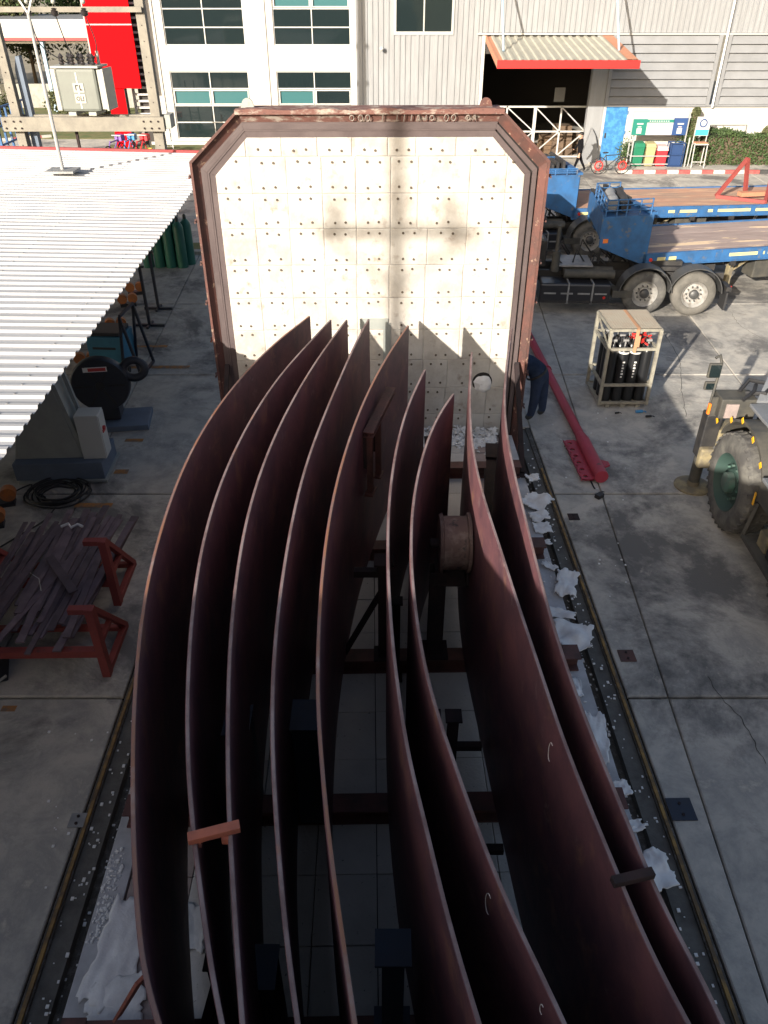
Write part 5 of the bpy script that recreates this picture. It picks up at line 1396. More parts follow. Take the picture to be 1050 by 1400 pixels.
# gate
t = thing('sliding_gate', 'white tubular sliding gate with crossed diagonals in front of the dark doorway', 'gate', (0, FY+.95, .05))
gx0, gx1 = 4.4, 9.35
m = MB()
for z in (.05,1.12,2.15): m.bar((gx0,0,z),(gx1,0,z),.07)
m.each('rail', M['white_paint'], t)
for x in (gx0, 5.65, 6.95, 8.15, gx1):
    m = MB(); m.bar((x,0,.0),(x,0,2.18),.07 if x != 6.95 else .13); m.build('upright', M['white_paint'], t)
for xa, xb in ((4.4,5.65),(5.65,6.95),(6.95,8.15),(8.15,9.35)):
    up_ = (xa in (4.4,6.95))
    m = MB(); m.bar((xa,0,.08 if not up_ else 2.13),(xb,0,1.12),.045); m.bar((xa,0,2.13 if not up_ else .08),(xb,0,1.12),.045)
    m.build('diagonal', M['white_paint'], t)
# interior clutter
for k, (px, py, w_, h_, mt, lb) in enumerate(((770,200,1.0,1.3,'cardboard','tall brown stack of material just inside the dark doorway'),(752,205,.8,.8,'wood_pallet','small pallet stack inside the dark doorway'),(785,196,.7,1.0,'cardboard','brown crate at the right inside the dark doorway'),(715,190,1.2,.7,'interior','dark crate at the left inside the doorway'))):
    p = W(px, py+8); p.y = FY+2.2+k*.3; p.x = (px-525)*.0350
    t = thing('material_stack', lb, 'stack', (p.x, p.y, 0), R(8*k))
    for q in range(4):
        m = MB(); m.box(-w_/2+.03*q,w_/2-.05*q,-.4,.4,q*h_/4,(q+1)*h_/4-.02); m.build('layer', M[mt], t)
p_ = WY(763,128,42.5)
m = MB(); m.box(-.25,.25,-.02,.0,-.3,.3); o = m.build('notice', M['clad_grey']); o.location = (p_.x, FY+3.5, p_.z); tag(o, 'pale notice sheet hanging in the dark doorway', 'notice')

# pavement, kerb
m = MB(); m.box(9.4, 24, 36.25, FY-.04, .0, .10); struct(m.build('pavement', M['concrete']))
x = 10.35; k = 0; KY = 36.08
t = thing('painted_kerb', 'red and white painted kerb along the pavement in front of the hedge', 'kerb', (x, KY, 0), 0)
while x < 22:
    m = MB(); m.box(x-10.35+.006, x-10.35+.50, 0, .17, 0, .145)
    mt = 'kerb_black' if k == 12 else ('kerb_red' if k % 2 == 1 else 'kerb_white')
    m.build('kerb_stone', M[mt], t, bevel=.012); x += .506; k += 1
m = MB(); m.sph((0,0,.18),.2,10,7,(1,1,1)); o = m.build('kerb_boulder', M['kerb_red'], smooth=True); o.location = W(803,220)+Vector((0,0,0)); tag(o, 'rounded red painted bollard at the foot of the white column', 'bollard')
m = MB(); P = [Vector((-.5,0,0)),Vector((.5,0,0)),Vector((.1,0,1.2)),Vector((-.1,0,1.5))]; m.prism(P,(0,0,0),(0,.2,0)); o = m.build('column_base', M['clad_grey']); o.location = (9.45, FY-.35, 0); tag(o, 'grey sloping foot at the base of the white column by the doorway', 'column foot')

# bicycle
p = W(833,238)
t = thing('bicycle', 'black bicycle with red wheels parked at the kerb before the blue door', 'bicycle', (p.x, p.y, 0), R(3))
for x in (-.52,.52):
    m = MB(); m.tube([(x+.33*math.cos(a),0,.34+.33*math.sin(a)) for a in [2*PI*q/24 for q in range(24)]], .022, 6, closed=True); w_ = m.build('wheel', M['rubber_black'], t, smooth=True)
    m = MB()
    for q in range(9): m.bar((x,0,.34),(x+.3*math.cos(q*.7),0,.34+.3*math.sin(q*.7)),.006)
    m.tube([(x+.17*math.cos(a),0,.34+.17*math.sin(a)) for a in [2*PI*q/16 for q in range(16)]], .03, 5, closed=True); m.build('spokes', M['red_valve'], w_)
m = MB()
for a_, b_ in (((-.52,0,.34),(-.15,0,.32)),((-.15,0,.32),(-.28,0,.80)),((-.28,0,.75),(.30,0,.78)),((-.15,0,.32),(.32,0,.70)),((-.52,0,.34),(-.28,0,.75)),((.52,0,.34),(.30,0,.90))): m.cyl(a_, b_, .02, n=6)
m.build('frame', M['chassis'], t, smooth=True)
m = MB(); m.sph((-.30,0,.86),.09,8,5,(1.6,.8,.4)); m.build('saddle', M['rubber_black'], t, smooth=True)
m = MB(); m.tube([(.22,-.28,.98),(.30,-.12,.95),(.31,0,.93),(.30,.12,.95),(.22,.28,.98)], .016, 6); m.build('handlebar', M['chassis'], t, smooth=True)
m = MB(); m.tube([(.10+.17*math.cos(a),-.03,.36+.0) for a in (0,1)], .02, 5); m.cyl((-.15,-.05,.32),(-.15,.05,.32),.06,n=10); m.build('crank', M['chassis'], t)

# recycling stand
B0 = Vector((10.95, 37.05, .10))
t = thing('recycling_stand', 'recycling stand with a green, white and blue banner above the bins', 'stand', B0, 0)
for x, y in ((0,0),(2.45,0),(0,.55),(2.45,.55)):
    m = MB(); m.box(x-.025,x+.025,y-.025,y+.025,0,2.15 if y else 1.2); m.build('post', M['alu'], t)
m = MB()
for z in (.12,.45):
    m.bar((0,0,z),(1.7,0,z),.04)
m.bar((0,.55,2.13),(2.45,.55,2.13),.04); m.bar((0,.55,1.25),(2.45,.55,1.25),.04); m.bar((0,0,.45),(0,.55,.45),.04); m.build('rail', M['alu'], t)
bn = MB(); bn.box(.0,2.4,.50,.52,1.22,2.12); b_ = bn.build('banner', M['banner_white'], t)
for x0, x1, z0, z1, mt in ((.0,.62,1.22,1.86,'banner_green'),(1.78,2.4,1.22,1.90,'banner_blue'),(.62,1.8,1.72,1.84,'banner_green'),(.02,2.38,1.91,2.11,'banner_pink')):
    m = MB(); m.box(x0,x1,.488,.498,z0,z1); m.build('banner_print', M[mt], b_)
for x0 in (.20,1.98):
    m = MB(); m.box(x0,x0+.22,.480,.487,1.28,1.50); m.box(x0+.03,x0+.19,.480,.487,1.53,1.57); m.box(x0-.02,x0+.26,.480,.487,1.64,1.70); m.build('bin_pictogram', M['banner_white'], b_)
m = MB()
for k in range(9): m.box(.72+.1*k,.78+.1*k,.480,.487,1.755,1.80)
for k in range(8): m.box(.15+.07*k,.19+.07*k,.480,.487,1.98,2.05)
m.build('banner_lettering', M['banner_white'], b_)
def bin_(x, w, h, mt, lidm, lb, dark=False):
    t = thing('waste_bin', lb, 'bin', (B0.x+x, B0.y+.28, .10))
    m = MB(); A = [(-w/2*.86,-.2),(w/2*.86,-.2),(w/2*.86,.2),(-w/2*.86,.2)]; Bq = [(-w/2,-.24),(w/2,-.24),(w/2,.24),(-w/2,.24)]
    m.add([(a,b,0.02) for a, b in A]+[(a,b,h) for a, b in Bq], [(3,2,1,0),(4,5,6,7),(0,1,5,4),(1,2,6,5),(2,3,7,6),(3,0,4,7)]); m.build('body', M[mt], t, bevel=.02)
    m = MB(); m.add([(-w/2-.02,-.27,h),(w/2+.02,-.27,h),(w/2+.02,.26,h),(-w/2-.02,.26,h),(-w/2+.02,-.2,h+.16),(w/2-.02,-.2,h+.16),(w/2-.02,.24,h+.2),(-w/2+.02,.24,h+.2)], [(3,2,1,0),(4,5,6,7),(0,1,5,4),(1,2,6,5),(2,3,7,6),(3,0,4,7)]); m.build('lid', M[lidm], t, bevel=.02)
bin_(.35,.46,.80,'bin_green','bin_green','green waste bin, leftmost under the banner')
bin_(.87,.42,.78,'bin_tan','bin_tan','pale yellow waste bin beside the green one')
bin_(1.40,.46,.66,'bin_red','bin_pink','red waste bin with a pink lid under the banner')
t = thing('bin_cage', 'dark blue metal bin cage at the right end of the recycling stand', 'cage', (B0.x+2.02, B0.y+.25, .10))
m = MB()
for x in (-.3,.3):
    for y in (-.25,.25): m.box(x-.02,x+.02,y-.02,y+.02,0,.98)
for z in (.04,.5,.96):
    for y in (-.25,.25): m.bar((-.3,y,z),(.3,y,z),.04)
    for x in (-.3,.3): m.bar((x,-.25,z),(x,.25,z),.04)
m.build('frame', M['bin_blue'], t)
m = MB(); m.box(-.26,.26,-.2,.2,.06,.9); m.build('liner', M['bin_blue'], t)
# sign stand
p = W(955,231,.1); t = thing('sign_stand', 'white metal sign stand with a round emblem and teal strip in front of the hedge', 'sign', (p.x, p.y+.2, .10))
m = MB()
for x in (-.28,.28): m.bar((x,0,0),(x,.1,1.0),.035); m.bar((x,.45,0),(x,.38,2.0),.035); m.bar((x,0,.95),(x,.42,.95),.035)
m.bar((-.28,0,.95),(.28,0,.95),.035); m.bar((-.28,0,.25),(.28,0,.25),.03); m.build('frame', M['white_paint'], t)
m = MB(); m.box(-.3,.3,.34,.36,1.25,2.0); b_ = m.build('board', M['white_paint'], t)
m = MB(); m.box(-.28,.28,.328,.338,1.27,1.50); m.build('teal_strip', M['teal_sign'], b_)
m = MB(); m.lathe([(0,.12),(.005,.12),(.005,.17),(0,.17)], (0,.335,1.75), (0,-1,0), 20); m.build('round_emblem', M['banner_blue'], b_)
m = MB(); m.box(-.25,.25,.0,.4,.96,1.02); m.build('tray', M['orange_wood'], t)
t = thing('second_hand_rail', 'thin white wall rail behind the sign stand', 'rail', (15.0, FY-.4, 0))
m = MB(); m.bar((-1.6,0,1.72),(1.2,0,1.72),.03); 
for x in (-1.6,1.2): m.bar((x,0,.1),(x,0,1.72),.03)
m.build('bar', M['alu'], t)

# ---- foliage
def leaf_cloud(m, pts, size, rnd, flat=.6):
    for p in pts:
        s = size*rnd.uniform(.6,1.3)
        a = Vector((rnd.gauss(0,1), rnd.gauss(0,1), rnd.gauss(0,1))).normalized(); b = a.cross(Vector((rnd.gauss(0,1), rnd.gauss(0,1), rnd.gauss(0,1)))).normalized()
        m.add([p-a*s/2, p+b*s*flat/2, p+a*s/2, p-b*s*flat/2], [(0,1,2,3)])
rl = random.Random(11)
t = thing('hedge', 'clipped green hedge along the white wall behind the painted kerb', 'hedge', (14.2, 37.75, .1))
m = MB(); pts = []
for _ in range(15000):
    x = rl.uniform(0,9.5); f = rl.randrange(3); top = 1.25+.12*math.sin(x*2)+.1*noise.noise(Vector((x*2,0,0)))
    if f == 0: q = Vector((x, rl.uniform(-.35,-.22)+.07*noise.noise(Vector((x*3,0,rl.random()))), rl.uniform(.0,top)))
    elif f == 1: q = Vector((x, rl.uniform(-.3,.6), top+rl.gauss(0,.05)))
    else: q = Vector((x, rl.uniform(-.3,.5), rl.uniform(.1,top)))
    pts.append(q)
leaf_cloud(m, pts, .10, rl); m.build('leaves', M['leaf'], t)
m = MB(); m.box(.1,9.4,-.15,.5,0,1.1); m.build('stems', M['bark'], t)
t = thing('shrub', 'small round shrub at the left end of the recycling stand', 'shrub', (10.95, 37.9, .1))
m = MB(); leaf_cloud(m, [Vector((rl.gauss(0,.16), rl.gauss(0,.16), abs(rl.gauss(.45,.25)))) for _ in range(900)], .09, rl); m.build('leaves', M['leaf'], t)
t = thing('shrub', 'dark shrub between the recycling stand and the hedge', 'shrub', (13.7, 37.9, .1))
m = MB(); leaf_cloud(m, [Vector((rl.gauss(0,.28), rl.gauss(0,.16), abs(rl.gauss(.6,.4)))) for _ in range(1800)], .10, rl); m.build('leaves', M['leaf'], t)
def topiary(path, r, loc, lb):
    t = thing('topiary', lb, 'topiary', loc); m = MB(); pp = smooth_path(path, 40); pts = []
    for _ in range(3000):
        p = rl.choice(pp); v = Vector((rl.gauss(0,1), rl.gauss(0,1), rl.gauss(0,1))).normalized()*r*rl.uniform(.7,1.1); pts.append(p+v)
    leaf_cloud(m, pts, .085, rl); m.build('leaves', M['leaf_dry'], t)
    m = MB(); m.tube(pp, r*.6, 6); m.build('core', M['bark'], t)
topiary([(0,0,1.1),(0,0,1.6),(.02,0,2.15),(.06,0,2.2)], .17, (13.75, 37.95, 0), 'upright post shaped topiary above the shrub next to the recycling banner')
topiary([(-.55,0,1.35),(-.45,0,1.5),(-.05,0,1.4),(.1,0,1.7),(-.05,0,1.95),(-.1,0,2.2),(.12,0,2.4),(.42,0,2.3),(.5,0,2.05)], .15, (17.6, 37.95, 0), 'curled swan-like topiary rising from the hedge at the right')
# ================================================================== OFFICE BUILDING (left centre background)
OY = 43.4
ob_ = thing('office_building', 'white office building with dark green ribbon windows behind the shed', 'office building', (0, OY, 0))
def X_(px, v): return (px-525)*OY/(FPX*ct+v*st)
wx = [(-10.55,-6.68),(-5.3,-1.60)]
xL, xR = -11.9, -1.0
floors = [(.26,3.28),(4.36,7.35)]
# wall pieces around openings
def wall(x0, x1, z0, z1, nm='wall'):
    m = MB(); m.box(x0, x1, 0, .35, z0, z1); m.build(nm, M['white_wall'], ob_)
zs_ = [0,.26,3.28,4.36,7.35,9.5]
xs_ = [xL, wx[0][0], wx[0][1], wx[1][0], wx[1][1], xR]
for i in range(0, 6-1, 2): wall(xs_[i], xs_[i+1], 0, 9.5)
for a_, b_ in wx:
    wall(a_, b_, 0, .26, 'sill_wall'); wall(a_, b_, 3.28, 4.36, 'spandrel'); wall(a_, b_, 7.35, 9.5, 'parapet')
for xx in (-11.3, -6.0, -1.3):
    m = MB(); m.box(xx-.35, xx+.35, -.06, -.003, 0, 9.5); m.build('pilaster', M['white_wall'], ob_)
m = MB(); m.box(xL,xL+.3,.35,9,0,9.5); m.box(xL,xR,9,9.3,0,9.5); m.box(xR-.3,xR,.35,9,0,9.5); m.box(xL,xR,0,9.3,9.5,9.7); m.build('shell', M['white_wall'], ob_)
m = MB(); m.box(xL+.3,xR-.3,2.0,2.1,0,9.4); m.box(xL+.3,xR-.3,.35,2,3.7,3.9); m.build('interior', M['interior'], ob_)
m = MB(); m.box(xL,xR,-.25,-.003,.0,.16); m.build('plinth', M['white_wall'], ob_)
for wi, (a_, b_) in enumerate(wx):
    for fi, (z0, z1) in enumerate(floors):
        m = MB(); mid_ = (a_+b_)/2; f = .05
        rows = 4; hh = (z1-z0)/rows
        m.box(a_,b_,.06,.16,z0,z0+f); m.box(a_,b_,.06,.16,z1-f,z1); m.box(a_,a_+f,.06,.16,z0+f,z1-f); m.box(b_-f,b_,.06,.16,z0+f,z1-f); m.box(mid_-f/2,mid_+f/2,.055,.16,z0+f,z1-f)
        for r in range(1, rows): m.box(a_+f,mid_-f/2,.06,.16,z0+r*hh-f/2,z0+r*hh+f/2); m.box(mid_+f/2,b_-f,.06,.16,z0+r*hh-f/2,z0+r*hh+f/2)
        fr_ = m.build('window', M['white_paint'], ob_)
        for r in range(rows):
            for c_, (p0, p1) in enumerate(((a_+f,mid_-f/2),(mid_+f/2,b_-f))):
                teal = (r == 2) or (fi == 1 and r == 2)
                if fi == 1: teal = (r == 2 and wi == 1)
                mt = 'glass_teal' if teal and not (wi == 1 and fi == 0 and c_ == 1) else 'glass_dark'
                m = MB(); m.box(p0, p1, .10, .12, z0+r*hh+f/2, z0+(r+1)*hh-f/2); m.build('pane', M[mt], fr_)
                if teal:
                    m = MB(); A = (p0+.02, p1-.02, z0+r*hh+.05, z0+(r+1)*hh-.05)
                    m.box(A[0],A[1],.02,.07,A[2],A[2]+.05); m.box(A[0],A[1],.02,.07,A[3]-.05,A[3]); m.box(A[0],A[0]+.05,.02,.07,A[2]+.05,A[3]-.05); m.box(A[1]-.05,A[1],.02,.07,A[2]+.05,A[3]-.05)
                    m.build('casement_frame', M['white_paint'], fr_)
m = MB(); m.box(-14, -1.2, 38.8, 43.1, -.045, .03); struct(m.build('lawn', M['grass']))
# red sign tower
t = thing('red_sign_panel', 'tall bright red sign panel standing left of the white office building', 'sign panel', (-12.75, 42.3, 0), 0)
for i, (z0, z1) in enumerate(((2.66,5.24),(5.30,8.9))):
    m = MB(); m.box(-1.09,1.02,-.05,.05,z0,z1); m.build('panel', M['red_sign'], t)
m = MB(); m.box(-1.09,1.02,-.056,.05,5.245,5.295); m.box(-1.15,-1.095,-.06,.06,2.66,8.9); m.each('edge_strip', M['banner_pink'], t)
m = MB(); m.box(-.69,.13,.06,.3,0,2.65); m.build('lower_panel', M['red_sign'], t)
m = MB(); m.box(.135,.17,.06,.4,0.3,2.65); m.build('lower_side', M['black_gap'], t)
m = MB(); m.box(-.69,.13,.05,.058,1.32,1.36); m.build('edge_strip', M['banner_pink'], t)
# louvre column
t = thing('louvre_tower', 'narrow tower of white slats between the red sign and the office building', 'louvre tower', (-12.1, 43.0, 0))
m = MB(); m.box(-.1,.5,.25,.4,0,9); m.build('back', M['interior'], t)
z = 1.4
while z < 8.2:
    m = MB(); m.box(-.25,.55,0,.24,z,z+.09); m.build('slat', M['white_paint'], t); z += .29
for x in (-.3,.56):
    m = MB(); m.box(x-.03,x+.03,-.02,.3,0,8.3); m.build('post', M['white_paint'], t)
# H-pole with transformer
PY = 28.0
t = thing('transformer_platform', 'concrete H-pole platform with cross beams and insulators behind the shed', 'utility pole', (0, PY, 0))
xa, xb = -11.95, -7.42
for x, ht in ((xa, 6.9), (xb, 12)):
    m = MB(); m.add([(x-.17,-.17,0),(x+.17,-.17,0),(x+.17,.17,0),(x-.17,.17,0),(x-.11,-.11,ht),(x+.11,-.11,ht),(x+.11,.11,ht),(x-.11,.11,ht)], [(3,2,1,0),(4,5,6,7),(0,1,5,4),(1,2,6,5),(2,3,7,6),(3,0,4,7)])
    m.build('pole', M['concrete_pole'], t, bevel=.012)
    m = MB()
    for k in range(14): m.cyl((x+.0,-.18+.002*k,.8+.42*k),(x,-.12,.8+.42*k),.015,n=6)
    m.build('bolt_holes', M['dark_steel'], t, stuff=True)
for y in (-.28,.28):
    m = MB(); m.box(xa-.42,xb+.30,y-.09,y+.09,2.92,3.34); bmz = m.build('platform_beam', M['concrete_pole'], t, bevel=.012)
    if y < 0:
        m = MB()
        for bx in (xa-.3,xa-.02,xa+.2,xb-.35,xb-.12,xb+.12):
            for z in (3.02,3.22): m.cyl((bx,y-.09,z),(bx,y-.12,z),.03,n=8)
        m.build('bolts', M['dark_steel'], bmz)
m = MB(); m.box(xb+.32,xb+.50,-.3,.3,3.0,3.4); m.build('end_bracket', M['machine_grey'], t)
for z, xl in ((6.25, xa-.1), (7.6, xb-.7), (9.0, xb-.7)):
    m = MB(); m.box(xl,xb+.1,-.30,-.20,z-.07,z+.07); m.build('cross_arm', M['concrete_pole'], t)
for x in (-10.75,-9.95,-9.05):
    for z in (6.25,):
        m = MB(); m.lathe([(0,.04),(.03,.10),(.06,.05),(.09,.11),(.12,.05),(.15,.12),(.20,.06),(.22,0)], (x,-.25,z+.02), (0,-.6,-1), 12); m.build('insulator', M['insulator'], t, smooth=True)
        m = MB(); m.sph((x,-.25,z+.2),.07,8,6); m.build('cap', M['trans_pale'], t, smooth=True)
        pts = smooth_path([(x,-.3,z-.1),(x+.15,-.2,5.3),(-9.55+(x+9.9)*.35,.0,4.75)], 16)
        m = MB(); m.tube(pts, .018, 5); m.build('drop_wire', M['cable'], t, smooth=True)
for px in (66,97):
    x = (px-525)*.0237; m = MB(); m.box(x-.04,x+.04,-.04,.04,0,2.9); m.build('conduit', M['dark_steel'], t)
m = MB(); m.box(xa+.2,xa+.42,.15,.4,0,4.6); m.prism([Vector((xa+.2,.15,4.6)),Vector((xa+.42,.15,4.6)),Vector((xa+.42,.15,5.0)),Vector((xa+.3,.15,5.0))], (0,0,0),(0,.25,0)); m.build('cable_riser', M['machine_blue'], t)
t = thing('transformer', 'grey green transformer with black bushings and number plates on the concrete platform', 'transformer', (-9.62, PY, 3.40), R(-2))
m = MB(); m.box(-.68,.62,-.42,.42,.10,1.32); m.build('tank', M['trans_grey'], t, bevel=.09)
m = MB(); m.box(-.76,.74,-.48,.48,1.32,1.38); m.build('lid', M['trans_pale'], t, bevel=.01)
for x in (-.80,.66):
    for k in range(6):
        m = MB(); m.box(x,x+.16,-.42+k*.155,-.39+k*.155,.18,1.28); m.build('cooling_fin', M['trans_pale'], t)
m = MB(); m.box(-.80,-.66,-.44,-.40,.14,1.3); m.box(.80,.86,-.44,.44,.14,1.3); m.each('radiator', M['trans_pale'], t)
for x in (-.35,.30):
    m = MB(); m.box(x-.12,x+.12,-.46,.46,.0,.10); m.build('skid', M['trans_pale'], t)
m = MB(); m.box(-.03,.0,-.432,-.425,.2,1.2); m.build('paint_stripe', M['white_print'], t)
for z in (.48,.78):
    m = MB(); m.box(-.17,.17,-.438,-.43,z-.13,z+.13); pl_ = m.build('number_plate', M['trans_pale'], t)
    m = MB()
    if z > .6:
        m.box(-.10,-.07,-.442,-.439,z-.07,z+.08); m.box(-.10,.0,-.442,-.439,z+.05,z+.08); m.box(.03,.06,-.442,-.439,z-.07,z+.08); m.box(.06,.12,-.442,-.439,z-.07,z-.04)
    else:
        m.lathe([(0,.04),(.003,.04),(.003,.06),(0,.06)], (-.07,-.439,z), (0,-1,0), 12); m.box(.01,.03,-.442,-.439,z-.07,z+.07); m.box(.03,.10,-.442,-.439,z-.07,z-.05); m.box(.09,.11,-.442,-.439,z-.07,z+.07)
    m.build('plate_marks', M['dark_steel'], pl_)
for k in range(7):
    m = MB(); m.lathe([(0,.05),(.05,.09),(.09,.05),(.14,.09),(.18,.05),(.23,.085),(.30,.03),(.34,.0)], (-.50+k*.165,-.12+.22*(k % 2),1.38), (0,0,1), 12); m.build('bushing', M['insulator'], t, smooth=True)
m = MB(); m.cyl((.60,.1,1.36),(.60,.1,1.75),.05,n=10); m.build('relief_pipe', M['trans_pale'], t, smooth=True)
# parked clutter by the red sign: bikes/motorbikes and baskets
def far_bike(x, y, rz_, mt, lb):
    t = thing('parked_bicycle', lb, 'bicycle', (x, y, .03), rz_)
    for s in (-.5,.5):
        m = MB(); m.tube([(s+.3*math.cos(a),0,.32+.3*math.sin(a)) for a in [2*PI*q/18 for q in range(18)]], .03, 5, closed=True); m.build('wheel', M['rubber_black'], t)
    m = MB()
    for a_, b_ in (((-.5,0,.32),(-.25,0,.8)),((-.25,0,.75),(.3,0,.78)),((-.12,0,.32),(.3,0,.75)),((.5,0,.32),(.28,0,.95)),((-.5,0,.32),(-.12,0,.32))): m.cyl(a_, b_, .03, n=5)
    m.build('frame', M[mt], t)
    m = MB(); m.bar((.26,-.25,.97),(.26,.25,.97),.04); m.build('handlebar', M['alu'], t)
    m = MB(); m.box(.35,.65,-.18,.18,.72,.98); m.build('basket', M[mt], t)
far_bike(-12.6, 39.3, R(70), 'plastic_purple', 'purple bicycle with a basket parked at the foot of the red sign')
far_bike(-12.0, 39.5, R(80), 'plastic_blue', 'blue bicycle parked beside the purple one near the red sign')
far_bike(-11.4, 39.4, R(75), 'bin_red', 'red bicycle parked behind the shed roof trim near the red sign')
t = thing('scaffold_ladder', 'pale metal ladder rack standing left of the concrete pole behind the shed', 'ladder', (-10.3, 40.0, 0), R(10))
m = MB()
for x in (-.25,.25): m.bar((x,0,0),(x,.4,2.6),.05)
for k in range(8): m.bar((-.25,.05*k+.03,.3*k+.15),(.25,.05*k+.03,.3*k+.15),.035)
m.build('ladder', M['alu'], t)
for k in range(3):
    p = (-11.0+.35*k, 39.3, .03); m = MB(); m.lathe([(0,.0),(0,.12),(.45,.17),(.46,.15),(.05,.1)], (0,0,0), (0,0,1), 12)
    o = m.build('bucket', M[('yellow_mach','trans_pale','bin_green')[k]], smooth=True); o.location = p; tag(o, ('yellow','white','green')[k]+' bucket on the ground behind the shed near the red sign', 'bucket')
# canopy building far left
t = thing('car_port', 'long car port with a white fascia and red lower edge beyond the transformer', 'car port', (-24, 55, 0))
m = MB(); m.box(-14,8.5,0,9,4.9,5.0)
m.build('roof', M['clad_grey'], t)
m = MB(); m.box(-14,8.5,-.1,0,4.08,5.02); m.build('fascia', M['white_wall'], t)
m = MB(); m.box(-14,8.5,-.12,-.02,3.92,4.075); m.build('fascia_edge', M['red_trim'], t)
for x in (-12,-7,-2,3,7.5):
    m = MB(); m.box(x-.1,x+.1,.1,.3,0,4.0); m.build('post', M['strut_blue'], t)
m = MB()
for k in range(5): m.bar((-14,.4+k*1.8,3.8),(8.5,.4+k*1.8,3.8),.12)
m.build('trusses', M['alu'], t)
# low wall/fence with posts, lawn, trees
t = thing('low_wall', 'low pale boundary wall in front of the far trees at the left', 'wall', (-25, 57, 0))
m = MB(); m.box(-15,14,0,.25,0,1.4); m.build('wall', M['concrete_grey'], t)
for k in range(10):
    m = MB(); m.box(-15+k*3.1,-14.7+k*3.1,-.05,.3,0,1.7); m.build('pillar', M['concrete_grey'], t)
m = MB(); m.box(-40,-13.5,45,62,-.03,.02); struct(m.build('far_lawn', M['grass']))
def tree(x, y, h, r, lb, mt='leaf_dry', n=5200, cat='tree', kind='tree', sz=.28):
    t = thing(kind, lb, cat, (x, y, 0)); m = MB(); m.cyl((0,0,0),(.1,0,h*.5),.16,.09,n=8)
    rr = random.Random(int(x*13+y*7)); tips = []
    for k in range(7):
        a = k*.9; b_ = Vector((math.cos(a)*r*.6, math.sin(a)*r*.6, h*(.55+.06*k))); m.cyl((.05,0,h*(.28+.03*k)), b_, .06, .02, n=5); tips.append(b_)
    m.build('trunk', M['bark'], t)
    m = MB(); cl = [(Vector((rr.gauss(0,r*.45), rr.gauss(0,r*.45), h*.68+rr.gauss(0,h*.15))), rr.uniform(.25,.5)*r) for _ in range(14)]+[(p, .35*r) for p in tips]
    pts = []
    for _ in range(n):
        c_, q = rr.choice(cl); v = Vector((rr.gauss(0,1), rr.gauss(0,1), rr.gauss(0,1))).normalized()*q*rr.uniform(.5,1.05); pts.append(c_+v)
    leaf_cloud(m, pts, sz, rr); m.build('crown', M[mt], t)
for k, (x, y, h, r) in enumerate(((-33,64,7.5,3.2),(-29,66,8,3.4),(-25,63,7,3),(-21,66,8,3.2),(-17.5,64,7,3),(-14,67,8,3.2),(-38,66,8,3.5))):
    tree(x, y, h, r, ['second broad tree from the left beyond the car port','third bushy tree from the left beyond the car port','low round tree in the middle of the row beyond the car port','tall tree behind the drop wires beyond the car port','tree just left of the red sign beyond the car port','tree mostly hidden behind the red sign','leftmost tree beyond the car port'][k], mt='leaf' if k % 2 else 'leaf_dry')
for k, (x, y, h, r) in enumerate(((-26,49,1.5,1.0),(-22.5,50,1.4,1.1),(-18.5,50,1.8,1.1),(-16,49.5,1.2,.9))):
    tree(x, y, h, r, ['leftmost dry bush on the lawn behind the transformer','second dry bush on the lawn behind the transformer','third dry bush on the lawn behind the transformer','rightmost low bush on the lawn, near the red sign'][k], n=1500, cat='bush', kind='bush', sz=.16)
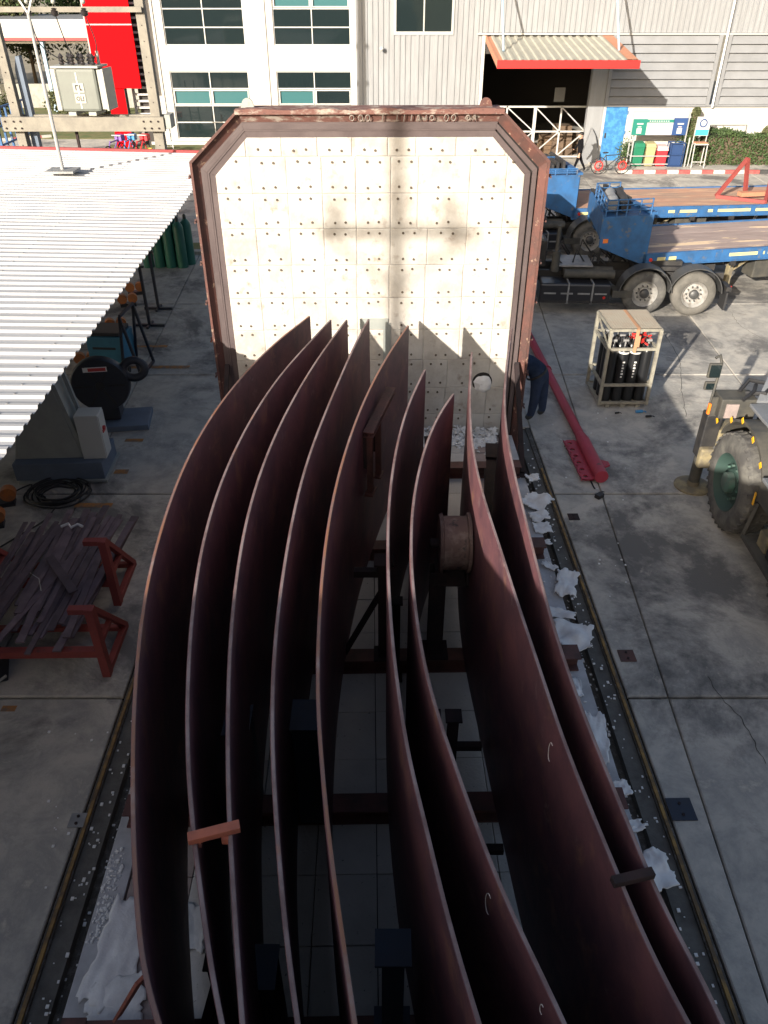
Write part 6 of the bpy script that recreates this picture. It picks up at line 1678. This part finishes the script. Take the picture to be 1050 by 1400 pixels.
# blue vehicle at far left + kerb
p = WY(6,150,32)
t = thing('blue_lorry', 'blue stake lorry cut off by the left picture edge behind the shed', 'lorry', (p.x-1.3, 32, 0), R(0))
m = MB()
for k in range(7): m.bar((1.15-.0,-.6+k*.5,1.2),(1.15,-.6+k*.5,3.1),.07); 
for z in (1.3,1.9,2.5,3.1): m.bar((1.15,-.6,z),(1.15,2.6,z),.06)
for k in range(4): m.bar((1.15-k*.5,-.62,1.2),(1.15-k*.5,-.62,3.1),.07)
for z in (1.3,1.9,2.5,3.1): m.bar((1.15,-.62,z),(-1.5,-.62,z),.06)
m.build('stake_sides', M['blue_truck'], t)
m = MB(); m.box(-1.5,1.2,-.6,2.6,1.0,1.15); m.build('bed', M['blue_truck'], t)
wheel(t, (.95,.1,.45), .45, .28, M['tyre'], M['rim_dark'], (1,0,0), 24); wheel(t, (.95,2.0,.45), .45, .28, M['tyre'], M['rim_dark'], (1,0,0), 24)
m = MB(); m.box(-1.2,.8,-.5,2.5,.5,1.0); m.build('chassis', M['chassis'], t)
p0 = W(30,192); k = 0
t = thing('far_kerb', 'short faded red and white kerb behind the shed at the left edge', 'kerb', (p0.x-1.8, p0.y-.8, 0), R(28))
for k in range(7):
    m = MB(); m.box(k*.5,.494+k*.5,0,.16,0,.14); m.build('kerb_stone', M['kerb_red' if k % 2 else 'kerb_white'], t)

# ================================================================== BEHIND THE CAMERA: building and pole that shade the yard
t = thing('furnace_house', 'plain grey furnace hall behind the viewer whose shadow covers the near yard', 'building', (-9.5, -7, 0), 0)
m = MB(); m.box(-14,12.0,-5,4.85,0,5.55); m.build('hall', M['clad_grey'], t)
m = MB(); m.box(-14.1,12.1,-5.1,5.0,5.55,5.67); m.build('roof', M['clad_grey'], t)
t = thing('power_pole', 'concrete power pole with cross arm behind the viewer, casting its shadow on the furnace door', 'utility pole', (.20-.611*26, DY-26, 0), 0)
m = MB(); m.add([(-.11,-.11,0),(.11,-.11,0),(.11,.11,0),(-.11,.11,0),(-.065,-.065,16.3),(.065,-.065,16.3),(.065,.065,16.3),(-.065,.065,16.3)], [(3,2,1,0),(4,5,6,7),(0,1,5,4),(1,2,6,5),(2,3,7,6),(3,0,4,7)]); m.build('pole', M['concrete_pole'], t)
za = 3.87+26*.4038
m = MB(); m.box(-1.15,1.15,-.06,.06,za-.065,za+.065); m.build('cross_arm', M['concrete_pole'], t)
for x in (-.92,.80):
    m = MB(); m.lathe([(0,.06),(.1,.08),(.3,.07),(.34,.0)], (x,0,za+.09), (0,0,1), 10); m.build('insulator', M['insulator'], t)
m = MB(); m.bar((0,0,za-.9),(-1.0,0,za-.1),.05); m.bar((0,0,za-.9),(1.0,0,za-.1),.05) ; m.each('brace', M['concrete_pole'], t)
